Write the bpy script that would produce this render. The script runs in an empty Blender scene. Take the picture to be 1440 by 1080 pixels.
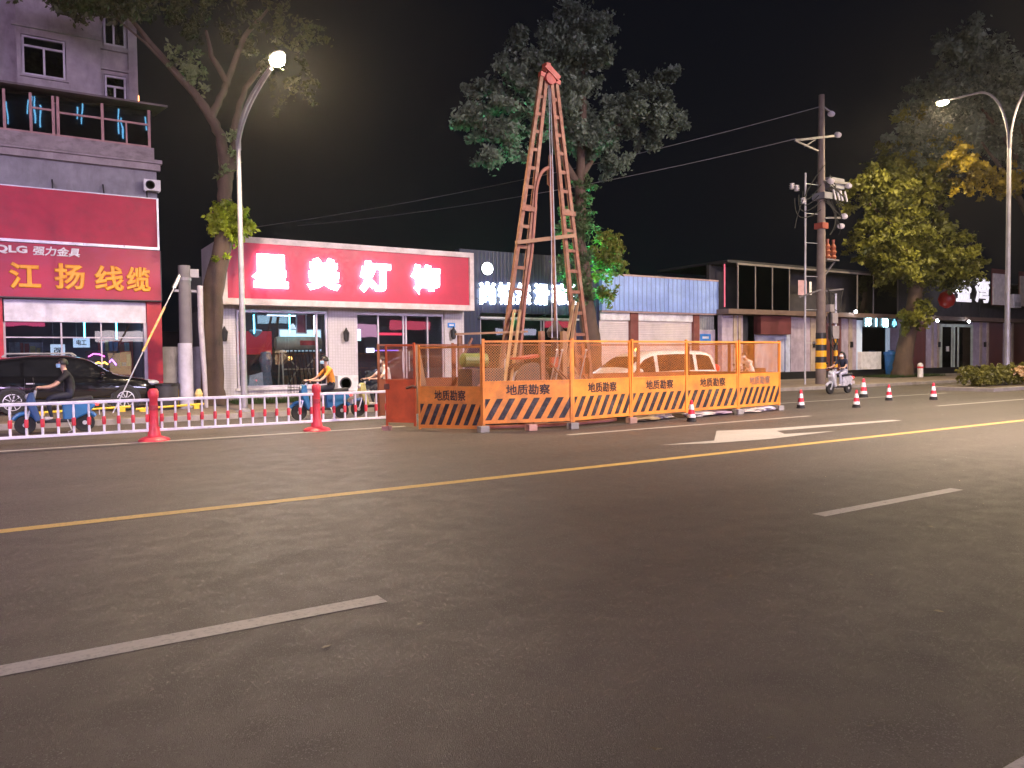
import bpy, math, random
import numpy as np
from mathutils import Vector, Matrix
R = math.radians
random.seed(7); rng = np.random.default_rng(7)
S = bpy.context.scene
COL = S.collection

# ------------------------------------------------------------------ camera
YAW, PITCH, ROLL = R(32.4), R(1.96), R(0.64)
f_ = Vector((math.sin(YAW)*math.cos(PITCH), math.cos(YAW)*math.cos(PITCH), -math.sin(PITCH)))
r0 = Vector((math.cos(YAW), -math.sin(YAW), 0)); u0 = r0.cross(f_)
r_ = r0*math.cos(ROLL) - u0*math.sin(ROLL); u_ = u0*math.cos(ROLL) + r0*math.sin(ROLL)
cd = bpy.data.cameras.new('camera'); cd.sensor_width = 36; cd.lens = 27.05; cd.clip_end = 2000
cam = bpy.data.objects.new('camera', cd); COL.objects.link(cam)
mw = Matrix((r_, u_, -f_)).transposed().to_4x4(); mw.translation = (0, 0, 1.6)
cam.matrix_world = mw
S.camera = cam

# ------------------------------------------------------------------ night sky
w = bpy.data.worlds.new('World'); S.world = w; w.use_nodes = True
nt = w.node_tree; bg = nt.nodes['Background']
sky = nt.nodes.new('ShaderNodeTexSky'); sky.sky_type = 'NISHITA'; sky.sun_disc = False
sky.sun_elevation = R(-5); sky.sun_rotation = R(200)
mx = nt.nodes.new('ShaderNodeMix'); mx.data_type = 'RGBA'; mx.inputs[0].default_value = 0.04
mx.inputs[6].default_value = (0.035, 0.040, 0.068, 1)        # town glow on the night air
nt.links.new(sky.outputs[0], mx.inputs[7]); nt.links.new(mx.outputs[2], bg.inputs[0])
bg.inputs[1].default_value = 0.055
sd = bpy.data.lights.new('moon', 'SUN'); sd.energy = 0.012; sd.angle = R(0.5); sd.color = (.8, .88, 1)
so = bpy.data.objects.new('moon', sd); so.rotation_euler = (R(50), 0, R(20)); COL.objects.link(so)
S.view_settings.view_transform = 'Standard'; S.view_settings.look = 'None'
S.view_settings.exposure = 0.9; S.view_settings.gamma = 1
S.cycles.max_bounces = 6; S.cycles.transparent_max_bounces = 24
S.cycles.sample_clamp_indirect = 4; S.cycles.sample_clamp_direct = 0
S.cycles.caustics_reflective = False; S.cycles.caustics_refractive = False

# ------------------------------------------------------------------ materials
def newmat(name):
    m = bpy.data.materials.new(name); m.use_nodes = True
    t = m.node_tree; b = t.nodes['Principled BSDF']
    return m, t, b
def N(t, typ, **k):
    n = t.nodes.new(typ)
    for a, v in k.items(): setattr(n, a, v)
    return n
def mixc(t, fac, a, b):
    n = N(t, 'ShaderNodeMix', data_type='RGBA')
    for s, v in ((0, fac), (6, a), (7, b)):
        if hasattr(v, 'links'): t.links.new(v, n.inputs[s])
        else: n.inputs[s].default_value = v if s == 0 else (*v[:3], 1)
    return n.outputs[2]
def noise(t, scale, detail=5, rough=.6, vec=None):
    n = N(t, 'ShaderNodeTexNoise'); n.inputs['Scale'].default_value = scale
    n.inputs['Detail'].default_value = detail; n.inputs['Roughness'].default_value = rough
    if vec is not None: t.links.new(vec, n.inputs['Vector'])
    return n.outputs['Fac']
def ramp(t, src, lo, hi, a=0., b=1.):
    n = N(t, 'ShaderNodeMapRange'); t.links.new(src, n.inputs[0])
    n.inputs[1].default_value = lo; n.inputs[2].default_value = hi
    n.inputs[3].default_value = a; n.inputs[4].default_value = b
    return n.outputs[0]
def coords(t, sc=(1, 1, 1)):
    g = N(t, 'ShaderNodeNewGeometry'); mp = N(t, 'ShaderNodeMapping'); mp.inputs['Scale'].default_value = sc
    t.links.new(g.outputs['Position'], mp.inputs['Vector']); return mp.outputs['Vector']
MC = {}
def pbr(name, col, rough=.55, metal=0., var=.22, scale=2.5, bump=0., bscale=30., dirt=None, dfac=.45, dscale=(1, 1, 1), spec=.5, coat=0.):
    if name in MC: return MC[name]
    m, t, b = newmat(name)
    v = coords(t)
    n1 = noise(t, scale, 6, .65, v)
    c = mixc(t, ramp(t, n1, .3, .7), [x*(1-var) for x in col], [min(1, x*(1+var)) for x in col])
    if dirt is not None:
        n2 = noise(t, 1.6, 8, .7, coords(t, dscale))
        c = mixc(t, ramp(t, n2, .48, .72, 0, dfac), c, dirt)
    t.links.new(c, b.inputs['Base Color'])
    t.links.new(ramp(t, noise(t, scale*4, 4, .6, v), .3, .7, max(.03, rough-.1), min(1, rough+.12)), b.inputs['Roughness'])
    b.inputs['Metallic'].default_value = metal; b.inputs['Specular IOR Level'].default_value = spec
    b.inputs['Coat Weight'].default_value = coat
    if bump:
        bp = N(t, 'ShaderNodeBump'); bp.inputs['Strength'].default_value = bump; bp.inputs['Distance'].default_value = .02
        t.links.new(noise(t, bscale, 5, .7, v), bp.inputs['Height']); t.links.new(bp.outputs[0], b.inputs['Normal'])
    MC[name] = m; return m
def emit(name, col, s, base=None):
    if name in MC: return MC[name]
    m, t, b = newmat(name)
    b.inputs['Base Color'].default_value = (*(base or col), 1); b.inputs['Emission Color'].default_value = (*col, 1)
    b.inputs['Emission Strength'].default_value = s; b.inputs['Roughness'].default_value = .4
    MC[name] = m; return m
def glass(name, tint=(.75, .8, .85), refl=.1, rough=.01):
    if name in MC: return MC[name]
    m, t, b = newmat(name); t.nodes.remove(b)
    o = t.nodes['Material Output']
    tr = N(t, 'ShaderNodeBsdfTransparent'); tr.inputs[0].default_value = (*tint, 1)
    gl = N(t, 'ShaderNodeBsdfGlossy'); gl.inputs['Roughness'].default_value = rough
    fr = N(t, 'ShaderNodeFresnel'); fr.inputs[0].default_value = 1.5
    bp = N(t, 'ShaderNodeBump'); bp.inputs['Strength'].default_value = .04; bp.inputs['Distance'].default_value = .05
    t.links.new(noise(t, .7, 2, .5, coords(t)), bp.inputs['Height']); t.links.new(bp.outputs[0], gl.inputs['Normal'])
    ms = N(t, 'ShaderNodeMixShader')
    t.links.new(ramp(t, fr.outputs[0], 0, 1, refl, 1), ms.inputs[0])
    t.links.new(tr.outputs[0], ms.inputs[1]); t.links.new(gl.outputs[0], ms.inputs[2]); t.links.new(ms.outputs[0], o.inputs[0])
    MC[name] = m; return m
def leafmat(name, a, b_, trans=.35):
    if name in MC: return MC[name]
    m, t, b = newmat(name); t.nodes.remove(b); o = t.nodes['Material Output']
    g = N(t, 'ShaderNodeNewGeometry')
    at = N(t, 'ShaderNodeAttribute'); at.attribute_name = 'tone'
    av = N(t, 'ShaderNodeMath', operation='MULTIPLY_ADD'); t.links.new(at.outputs['Fac'], av.inputs[0]); av.inputs[1].default_value = .7
    ml = N(t, 'ShaderNodeMath', operation='MULTIPLY'); t.links.new(g.outputs['Random Per Island'], ml.inputs[0]); ml.inputs[1].default_value = .35
    t.links.new(ml.outputs[0], av.inputs[2])
    c = mixc(t, av.outputs[0], [x*.55 for x in a], [min(1, x*1.25) for x in b_])
    d = N(t, 'ShaderNodeBsdfPrincipled'); d.inputs['Roughness'].default_value = .5; tl = N(t, 'ShaderNodeBsdfTranslucent')
    t.links.new(c, d.inputs['Base Color']); t.links.new(c, tl.inputs[0])
    ms = N(t, 'ShaderNodeMixShader'); ms.inputs[0].default_value = trans
    t.links.new(d.outputs[0], ms.inputs[1]); t.links.new(tl.outputs[0], ms.inputs[2]); t.links.new(ms.outputs[0], o.inputs[0])
    MC[name] = m; return m
def bandmat(name, c1, c2, axis, period, duty=.5, rough=.5, bump=.6):
    """corrugation / ribs: a wave along one axis as relief, a darker second colour in the grooves"""
    if name in MC: return MC[name]
    m, t, b = newmat(name)
    g = N(t, 'ShaderNodeNewGeometry'); sp = N(t, 'ShaderNodeSeparateXYZ'); t.links.new(g.outputs['Position'], sp.inputs[0])
    mm = N(t, 'ShaderNodeMath', operation='MULTIPLY'); t.links.new(sp.outputs[axis], mm.inputs[0]); mm.inputs[1].default_value = 1/period
    fr = N(t, 'ShaderNodeMath', operation='FRACT'); t.links.new(mm.outputs[0], fr.inputs[0])
    pp = N(t, 'ShaderNodeMath', operation='PINGPONG'); t.links.new(fr.outputs[0], pp.inputs[0]); pp.inputs[1].default_value = .5
    h = ramp(t, pp.outputs[0], .5-duty/2-.08, .5-duty/2+.08)
    n1 = noise(t, 1.3, 6, .7, coords(t))
    base = mixc(t, ramp(t, n1, .3, .7), [x*.8 for x in c1], [min(1, x*1.15) for x in c1])
    t.links.new(mixc(t, h, c2, base), b.inputs['Base Color'])
    b.inputs['Roughness'].default_value = rough
    bp = N(t, 'ShaderNodeBump'); bp.inputs['Strength'].default_value = bump; bp.inputs['Distance'].default_value = .03
    t.links.new(h, bp.inputs['Height']); t.links.new(bp.outputs[0], b.inputs['Normal'])
    MC[name] = m; return m
def tilemat(name, col, sx, sz, mortar):
    if name in MC: return MC[name]
    m, t, b = newmat(name)
    g = N(t, 'ShaderNodeNewGeometry'); sp = N(t, 'ShaderNodeSeparateXYZ'); t.links.new(g.outputs['Position'], sp.inputs[0])
    cb = N(t, 'ShaderNodeCombineXYZ'); ad = N(t, 'ShaderNodeMath', operation='ADD')
    t.links.new(sp.outputs[0], ad.inputs[0]); t.links.new(sp.outputs[1], ad.inputs[1])
    t.links.new(ad.outputs[0], cb.inputs[0]); t.links.new(sp.outputs[2], cb.inputs[1])
    br = N(t, 'ShaderNodeTexBrick', offset=0.0); t.links.new(cb.outputs[0], br.inputs['Vector'])
    br.inputs['Scale'].default_value = 1; br.inputs['Brick Width'].default_value = sx; br.inputs['Row Height'].default_value = sz
    br.inputs['Mortar Size'].default_value = .006; br.inputs['Color1'].default_value = (*[x*.93 for x in col], 1)
    br.inputs['Color2'].default_value = (*col, 1); br.inputs['Mortar'].default_value = (*mortar, 1)
    n2 = noise(t, 1.2, 7, .7, coords(t, (1.5, 1.5, .4)))
    t.links.new(mixc(t, ramp(t, n2, .5, .75, 0, .35), br.outputs[0], [x*.5 for x in col]), b.inputs['Base Color'])
    b.inputs['Roughness'].default_value = .45
    MC[name] = m; return m
def asphalt():
    m, t, b = newmat('asphalt')
    v = coords(t); big = noise(t, .35, 5, .6, coords(t, (.35, 1, 1))); mid = noise(t, 3, 6, .65, v); fine = noise(t, 260, 3, .7, v)
    vo = N(t, 'ShaderNodeTexVoronoi'); vo.inputs['Scale'].default_value = 190; t.links.new(v, vo.inputs['Vector'])
    c = mixc(t, ramp(t, big, .3, .7), (.072, .059, .051), (.108, .090, .078))
    c = mixc(t, ramp(t, mid, .35, .7, 0, .5), c, (.075, .062, .054))
    st = mixc(t, ramp(t, vo.outputs['Color'], .55, 1, 0, .75), c, (.16, .145, .13))
    st = mixc(t, ramp(t, fine, .5, .8, 0, .5), st, (.02, .019, .018))
    # lanes polished by tyres, oil-darkened middles
    sp = N(t, 'ShaderNodeSeparateXYZ'); wv = N(t, 'ShaderNodeTexNoise'); wv.inputs['Scale'].default_value = .25; t.links.new(v, wv.inputs['Vector'])
    t.links.new(v, sp.inputs[0]); y2 = N(t, 'ShaderNodeMath', operation='MULTIPLY_ADD'); t.links.new(wv.outputs['Fac'], y2.inputs[0]); y2.inputs[1].default_value = .5; t.links.new(sp.outputs[1], y2.inputs[2])
    q = N(t, 'ShaderNodeMath', operation='MULTIPLY'); t.links.new(y2.outputs[0], q.inputs[0]); q.inputs[1].default_value = 2*math.pi/1.95
    sn = N(t, 'ShaderNodeMath', operation='SINE'); t.links.new(q.outputs[0], sn.inputs[0])
    st = mixc(t, ramp(t, sn.outputs[0], -.2, 1, 0, .28), st, (.045, .039, .036))
    # tar-filled cracks
    vc = N(t, 'ShaderNodeTexVoronoi', feature='DISTANCE_TO_EDGE'); vc.inputs['Scale'].default_value = .22
    nz = N(t, 'ShaderNodeTexNoise'); nz.inputs['Scale'].default_value = 1.1; t.links.new(v, nz.inputs['Vector'])
    ad = N(t, 'ShaderNodeVectorMath', operation='ADD'); t.links.new(v, ad.inputs[0]); t.links.new(nz.outputs['Color'], ad.inputs[1]); t.links.new(ad.outputs[0], vc.inputs['Vector'])
    st = mixc(t, ramp(t, vc.outputs['Distance'], .0, .003, .2, 0), st, (.022, .02, .02))
    t.links.new(st, b.inputs['Base Color'])
    sg_ = N(t, 'ShaderNodeSeparateColor'); t.links.new(vo.outputs['Color'], sg_.inputs[0])      # a few polished stones glint
    rm = N(t, 'ShaderNodeMath', operation='SUBTRACT'); t.links.new(ramp(t, mid, .3, .7, .50, .72), rm.inputs[0]); t.links.new(ramp(t, sg_.outputs[1], .90, .92, 0, .34), rm.inputs[1])
    t.links.new(rm.outputs[0], b.inputs['Roughness'])
    b.inputs['Specular IOR Level'].default_value = .45
    bp = N(t, 'ShaderNodeBump'); bp.inputs['Strength'].default_value = .45; bp.inputs['Distance'].default_value = .005
    mul = N(t, 'ShaderNodeMath', operation='ADD'); t.links.new(vo.outputs['Distance'], mul.inputs[0]); t.links.new(fine, mul.inputs[1])
    t.links.new(mul.outputs[0], bp.inputs['Height']); t.links.new(bp.outputs[0], b.inputs['Normal'])
    return m
def paint(name, col):
    m, t, b = newmat(name); v = coords(t)
    n = noise(t, 26, 8, .75, v); n2 = noise(t, 1.4, 4, .6, v)
    c = mixc(t, ramp(t, n, .50, .68, 0, .65), col, (.09, .085, .08))
    c = mixc(t, ramp(t, n2, .45, .75, 0, .35), c, [x*.55 for x in col])
    t.links.new(c, b.inputs['Base Color']); b.inputs['Roughness'].default_value = .6
    bp = N(t, 'ShaderNodeBump'); bp.inputs['Strength'].default_value = .3; bp.inputs['Distance'].default_value = .005
    t.links.new(noise(t, 120, 3, .7, v), bp.inputs['Height']); t.links.new(bp.outputs[0], b.inputs['Normal'])
    return m
def pavermat():
    m, t, b = newmat('paving_slabs'); v = coords(t)
    br = N(t, 'ShaderNodeTexBrick'); t.links.new(v, br.inputs['Vector']); br.inputs['Scale'].default_value = 1
    br.inputs['Brick Width'].default_value = .5; br.inputs['Row Height'].default_value = .25; br.inputs['Mortar Size'].default_value = .008
    br.inputs['Color1'].default_value = (.20, .15, .12, 1); br.inputs['Color2'].default_value = (.26, .21, .17, 1); br.inputs['Mortar'].default_value = (.07, .06, .05, 1)
    n = noise(t, .9, 7, .7, v)
    t.links.new(mixc(t, ramp(t, n, .4, .75, 0, .6), br.outputs[0], (.10, .085, .07)), b.inputs['Base Color'])
    b.inputs['Roughness'].default_value = .7
    bp = N(t, 'ShaderNodeBump'); bp.inputs['Strength'].default_value = .4; bp.inputs['Distance'].default_value = .01
    t.links.new(br.outputs['Fac'], bp.inputs['Height']); bp.invert = True; t.links.new(bp.outputs[0], b.inputs['Normal'])
    return m

# ------------------------------------------------------------------ mesh helper
class MB:
    def __init__(s): s.v = []; s.f = []; s.m = []; s.cur = 0
    def add(s, vs, fs):
        k = len(s.v); s.v += [tuple(map(float, p)) for p in vs]
        for q in fs: s.f.append(tuple(i+k for i in q)); s.m.append(s.cur)
        return s
    def box(s, x0, x1, y0, y1, z0, z1):
        v = [(x, y, z) for z in (z0, z1) for y in (y0, y1) for x in (x0, x1)]
        return s.add(v, [(0, 2, 3, 1), (4, 5, 7, 6), (0, 1, 5, 4), (1, 3, 7, 5), (3, 2, 6, 7), (2, 0, 4, 6)])
    def beam(s, a, b, wd, ht=None, up=(0, 0, 1), roll=0):
        ht = ht or wd; a, b = Vector(a), Vector(b); d = (b-a).normalized(); up = Vector(up)
        if abs(d.dot(up)) > .97: up = Vector((0, 1, 0))
        x = d.cross(up).normalized(); y = x.cross(d)
        v = [p + x*sx*wd/2 + y*sy*ht/2 for p in (a, b) for sy in (-1, 1) for sx in (-1, 1)]
        return s.add(v, [(0, 1, 3, 2), (4, 6, 7, 5), (0, 4, 5, 1), (1, 5, 7, 3), (3, 7, 6, 2), (2, 6, 4, 0)])
    def tube(s, pts, r, n=8, cap=True):
        pts = [Vector(p) for p in pts]; rs = r if hasattr(r, '__len__') else [r]*len(pts)
        vs = []; prev = None
        for i, p in enumerate(pts):
            d = (pts[min(i+1, len(pts)-1)] - pts[max(i-1, 0)])
            d = d.normalized() if d.length > 1e-9 else Vector((0, 0, 1))
            if prev is None:
                x = d.cross(Vector((0, 0, 1)) if abs(d.z) < .9 else Vector((1, 0, 0))).normalized()
            else:
                x = (prev - d*prev.dot(d)).normalized()
            prev = x; y = d.cross(x)
            for k in range(n):
                a = 2*math.pi*k/n; vs.append(p + (x*math.cos(a) + y*math.sin(a))*rs[i])
        fs = [(i*n+k, i*n+(k+1) % n, (i+1)*n+(k+1) % n, (i+1)*n+k) for i in range(len(pts)-1) for k in range(n)]
        if cap: fs += [tuple(range(n-1, -1, -1)), tuple((len(pts)-1)*n+k for k in range(n))]
        return s.add(vs, fs)
    def lathe(s, prof, n=16, o=(0, 0, 0), ax='z'):
        vs = []
        for r, h in prof:
            for k in range(n):
                a = 2*math.pi*k/n; c, d = r*math.cos(a), r*math.sin(a)
                p = {'z': (c, d, h), 'y': (c, h, d), 'x': (h, c, d)}[ax]
                vs.append((p[0]+o[0], p[1]+o[1], p[2]+o[2]))
        fs = [(i*n+k, i*n+(k+1) % n, (i+1)*n+(k+1) % n, (i+1)*n+k) for i in range(len(prof)-1) for k in range(n)]
        fs += [tuple(range(n-1, -1, -1)), tuple((len(prof)-1)*n+k for k in range(n))]
        return s.add(vs, fs)
    def ball(s, c, r, n=12, m=7):
        rx, ry, rz = r if hasattr(r, '__len__') else (r, r, r)
        vs = [(c[0]+rx*math.sin(math.pi*i/m)*math.cos(2*math.pi*k/n), c[1]+ry*math.sin(math.pi*i/m)*math.sin(2*math.pi*k/n), c[2]+rz*math.cos(math.pi*i/m)) for i in range(m+1) for k in range(n)]
        return s.add(vs, [(i*n+k, (i+1)*n+k, (i+1)*n+(k+1) % n, i*n+(k+1) % n) for i in range(m) for k in range(n)])
    def prism(s, poly, a, b, ax='y'):
        """2-D polygon (counter-clockwise) extruded from a to b along ax"""
        def P(p, t): return {'y': (p[0], t, p[1]), 'x': (t, p[0], p[1]), 'z': (p[0], p[1], t)}[ax]
        n = len(poly); vs = [P(p, a) for p in poly] + [P(p, b) for p in poly]
        return s.add(vs, [tuple(range(n)), tuple(range(2*n-1, n-1, -1))] + [(i, n+i, n+(i+1) % n, (i+1) % n) for i in range(n)])
    def build(s, name, mats, parent=None, off=None, smooth=False, bevel=0):
        me = bpy.data.meshes.new(name)
        o_ = Vector(off) if off is not None else Vector((0, 0, 0))
        me.from_pydata([Vector(p)-o_ for p in s.v], [], s.f)
        if not isinstance(mats, (list, tuple)): mats = [mats]
        for m in mats: me.materials.append(m)
        if len(mats) > 1: me.polygons.foreach_set('material_index', s.m)
        me.validate()
        import bmesh
        bm = bmesh.new(); bm.from_mesh(me)
        bmesh.ops.remove_doubles(bm, verts=bm.verts, dist=1e-5) if smooth else None
        bmesh.ops.recalc_face_normals(bm, faces=bm.faces)
        bm.to_mesh(me); bm.free()
        if smooth:
            me.shade_smooth(); me.set_sharp_from_angle(angle=R(42))
        ob = bpy.data.objects.new(name, me); COL.objects.link(ob)
        if parent is not None: ob.parent = parent
        elif off is not None: ob.location = o_
        if bevel:
            md = ob.modifiers.new('bevel', 'BEVEL'); md.width = bevel; md.segments = 2; md.limit_method = 'ANGLE'
        return ob
def tag(o, label, cat, group=None, kind=None):
    if label: o['label'] = label
    if cat: o['category'] = cat
    if group: o['group'] = group
    if kind: o['kind'] = kind
    return o
def thing(name, loc, label, cat, group=None, rz=0):
    o = bpy.data.objects.new(name, None); COL.objects.link(o); o.location = loc; o.rotation_euler = (0, 0, rz)
    o.empty_display_size = .2
    return tag(o, label, cat, group)
def struct(o): o['kind'] = 'structure'; return o
def copy_tree(o, parent=None):
    c = o.copy(); COL.objects.link(c)
    if parent is not None: c.parent = parent
    for ch in list(o.children): copy_tree(ch, c)
    return c
def place(o, loc, label, rz=0, sx=1):
    o.location = loc; o.rotation_euler = (0, 0, rz); o.scale = (sx, 1, 1); o['label'] = label; return o
def text(name, s, wd, ht, depth, center, mats, parent, off=(0, 0, 0), bold=.02, shear=0):
    """lettering standing in the x-z plane and facing -y, fitted to wd x ht around center"""
    cu = bpy.data.curves.new(name, 'FONT'); cu.body = s; cu.size = 1; cu.bevel_depth = bold; cu.bevel_resolution = 0; cu.extrude = .05; cu.resolution_u = 3; cu.shear = shear
    ob = bpy.data.objects.new(name, cu); COL.objects.link(ob)
    dg = bpy.context.evaluated_depsgraph_get(); me = bpy.data.meshes.new_from_object(ob.evaluated_get(dg))
    bpy.data.objects.remove(ob); bpy.data.curves.remove(cu)
    n = len(me.vertices); a = np.empty(n*3); me.vertices.foreach_get('co', a); a = a.reshape(-1, 3)
    lo, hi = a.min(0), a.max(0); k = np.array([wd, ht, depth])/(hi-lo); q = (a-(lo+hi)/2)*k
    b = np.stack([q[:, 0]+center[0]-off[0], -q[:, 2]+center[1]-off[1], q[:, 1]+center[2]-off[2]], 1)
    me.vertices.foreach_set('co', b.ravel()); me.materials.clear(); me.materials.append(mats); me.update()
    o = bpy.data.objects.new(name, me); COL.objects.link(o); o.parent = parent
    return o
def leaves(name, clumps, mat, parent, off, size=.16, per=46, sig=.33, aspect=.5, ph=None):
    """crown of leaf faces: clumps = list of (centre, radii, number of sprays)"""
    P = []
    for c, rad, k in clumps:
        d = rng.normal(size=(k, 3)); d /= np.linalg.norm(d, axis=1, keepdims=True)
        rr = rng.random((k, 1))**(1/2.2); P.append(np.array(c) + d*rr*np.array(rad))
    D = [rng.normal(size=(len(p), 3))*.55 + (p-np.array(c))/np.array(rad)*1.2 for p, (c, rad, k) in zip(P, clumps)]
    P = np.concatenate(P); ns = len(P); D = np.concatenate(D); D[:, 2] += .1; D /= np.linalg.norm(D, axis=1, keepdims=True)
    scale = rng.uniform(.6, 1.3, ns)
    sc_ = np.repeat(scale, per)[:, None]*sig; tt = rng.random((ns*per, 1))
    C = np.repeat(P, per, 0) + np.repeat(D, per, 0)*(tt*2.6-1.1)*sc_ + rng.normal(size=(ns*per, 3))*sc_*(.62-.38*tt)*np.array([1, 1, .75]) - np.array([0, 0, .5])*sc_*tt**2
    n = len(C); a = rng.normal(size=(n, 3)); a[:, 2] -= .35; a /= np.linalg.norm(a, axis=1, keepdims=True)
    b = rng.normal(size=(n, 3)); b -= a*(a*b).sum(1, keepdims=True); b /= np.linalg.norm(b, axis=1, keepdims=True)
    L = size*rng.uniform(.5, 1.5, (n, 1)); W = L*aspect
    V = np.stack([C-a*L/2, C+b*W/2, C+a*L/2, C-b*W/2], 1).reshape(-1, 3) - np.array(off)
    me = bpy.data.meshes.new(name); me.vertices.add(4*n); me.vertices.foreach_set('co', V.ravel())
    me.loops.add(4*n); me.loops.foreach_set('vertex_index', np.arange(4*n)); me.polygons.add(n)
    me.polygons.foreach_set('loop_start', np.arange(n)*4); me.polygons.foreach_set('loop_total', np.full(n, 4))
    me.update(calc_edges=True); me.materials.append(mat)
    at = me.attributes.new('tone', 'FLOAT', 'FACE'); at.data.foreach_set('value', np.repeat(rng.random(ns), per).astype(np.float32))
    o = bpy.data.objects.new(name, me); COL.objects.link(o)
    if parent is not None: o.parent = parent
    else: o.location = off
    return o
def lamp(kind, loc, power, col, parent=None, target=None, angle=150, blend=1., rad=.15):
    l = bpy.data.lights.new('lamp_light', kind); l.energy = power; l.color = col; l.shadow_soft_size = rad
    if kind == 'SPOT': l.spot_size = R(angle); l.spot_blend = blend
    o = bpy.data.objects.new('lamp_light', l); COL.objects.link(o); o.location = loc
    if parent is not None: o.parent = parent
    if target is not None: o.rotation_euler = (Vector(target)-Vector(loc)).to_track_quat('-Z', 'Y').to_euler()
    return o

ASPH = asphalt()
WPAINT = paint('white_road_paint', (.46, .43, .39)); YPAINT = paint('yellow_road_paint', (.60, .40, .12))
PAVER = pavermat()
CONC = pbr('concrete', (.32, .30, .28), .8, bump=.3, dirt=(.12, .11, .1))
KERB = pbr('kerb_stone', (.30, .27, .25), .75, bump=.25, dirt=(.1, .09, .08))
STEEL = pbr('galvanised_steel', (.55, .57, .6), .38, .6, dirt=(.25, .22, .2))
WHITE = pbr('white_enamel', (.78, .77, .78), .4, dirt=(.35, .3, .27), dfac=.35)
BLACKP = pbr('black_plastic', (.018, .018, .02), .45)
RUBBER = pbr('rubber', (.022, .022, .022), .8, bump=.2)
DARK = pbr('dark_paint', (.03, .03, .035), .5, dirt=(.06, .05, .05))
ORANGE = pbr('orange_paint', (.84, .30, .048), .42, dirt=(.30, .13, .06), dfac=.7, var=.2, bump=.12, bscale=5)
REDOR = pbr('red_oxide_orange', (.62, .11, .03), .5, dirt=(.28, .06, .03), dfac=.5)
REDPL = pbr('red_plastic', (.70, .05, .07), .45, dirt=(.3, .05, .05), dfac=.35)
RUST = pbr('rusty_red_steel', (.20, .082, .048), .62, .15, var=.5, scale=6, bump=.3, dirt=(.27, .19, .125), dfac=.75)
WOOD = pbr('old_timber', (.26, .15, .085), .7, bump=.3, dirt=(.15, .08, .05))
BARK = pbr('bark', (.095, .062, .046), .85, bump=.9, bscale=14, dirt=(.03, .024, .02), dfac=.6, dscale=(2, 2, .5))
CHAR = pbr('black_lettering', (.02, .016, .02), .6, dirt=(.25, .12, .06), dfac=.35)
CHARF = pbr('faded_lettering', (.20, .12, .10), .6, dirt=(.6, .22, .06), dfac=.6)
ALU = pbr('aluminium', (.62, .62, .64), .35, .5)
GLASS = glass('window_glass'); DGLASS = glass('dark_glass', (.32, .36, .42), .16)
BLACKGL = pbr('black_glass', (.012, .013, .016), .06, spec=.8)

# ------------------------------------------------------------------ ground, road, pavement
def sheet(name, x0, x1, y0, y1, z, m, slope=0):
    return struct(MB().add([(x0, y0, z), (x1, y0, z), (x1, y1, z+slope), (x0, y1, z+slope)], [(0, 1, 2, 3)]).build(name, m))
sheet('ground', -600, 900, -600, 900, -.06, pbr('soil', (.07, .06, .05), .9, bump=.3))
sheet('road', -120, 260, -14, 22.02, 0, ASPH)
def marks(name, rects, m, z=.004):
    b = MB()
    for x0, x1, y0, y1 in rects: b.add([(x0, y0, z), (x1, y0, z), (x1, y1, z), (x0, y1, z)], [(0, 1, 2, 3)])
    o = b.build(name, m); o['kind'] = 'structure'; return o
marks('yellow_centre_line', [(-110, 250, 8.66, 8.85)], YPAINT)
marks('lane_dashes', [(-4.02, 1.98, 4.68, 4.85), (6.62, 9.2, 4.71, 4.86), (18, 24, 4.7, 4.85), (30, 36, 4.7, 4.85), (-16, -10, 4.7, 4.85)], WPAINT)
marks('lane_line', [(9.4, 17.2, 12.62, 12.77), (23.2, 29.2, 12.6, 12.75), (-8, -2, 12.6, 12.75)], WPAINT)
marks('edge_line', [(-110, 8.2, 16.68, 16.84), (19.6, 31, 16.5, 16.65)], WPAINT)
marks('near_edge_line', [(-110, 250, 1.28, 1.45)], WPAINT)
# lane arrow pointing back along the lane: slim shaft, broad head swept to one side
struct(MB().add([(x, y, .004) for x, y in [(9.55, 10.2), (10.9, 10.12), (12.35, 11.4), (13.6, 11.05), (17.6, 10.68), (17.6, 10.45), (13.3, 10.62), (12.9, 10.1), (14.2, 9.86), (11.9, 9.68), (10.6, 9.84)]],
    [(0, 1, 10), (1, 2, 3, 6, 7, 9, 10), (3, 4, 5, 6), (7, 8, 9)]).build('lane_arrow', WPAINT))
marks('dark_road_strip', [(-110, 4.2, 16.28, 16.5), (4.2, 30, 16.33, 16.4)], pbr('dark_strip', (.022, .02, .02), .6, bump=.3), .003)  # dark strip running beside the edge line
sheet('pavement', -120, 260, 22.14, 27, .15, PAVER, .03)
sheet('forecourt', -120, 260, 27, 60, .18, pbr('forecourt_concrete', (.24, .21, .19), .7, bump=.2, dirt=(.1, .08, .07)), .02)
b = MB()
x = -60.
while x < 120:
    b.box(x, x+.985, 22.0, 22.14, -.02, .152); x += 1
struct(b.build('kerb', KERB, bevel=.012))
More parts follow.
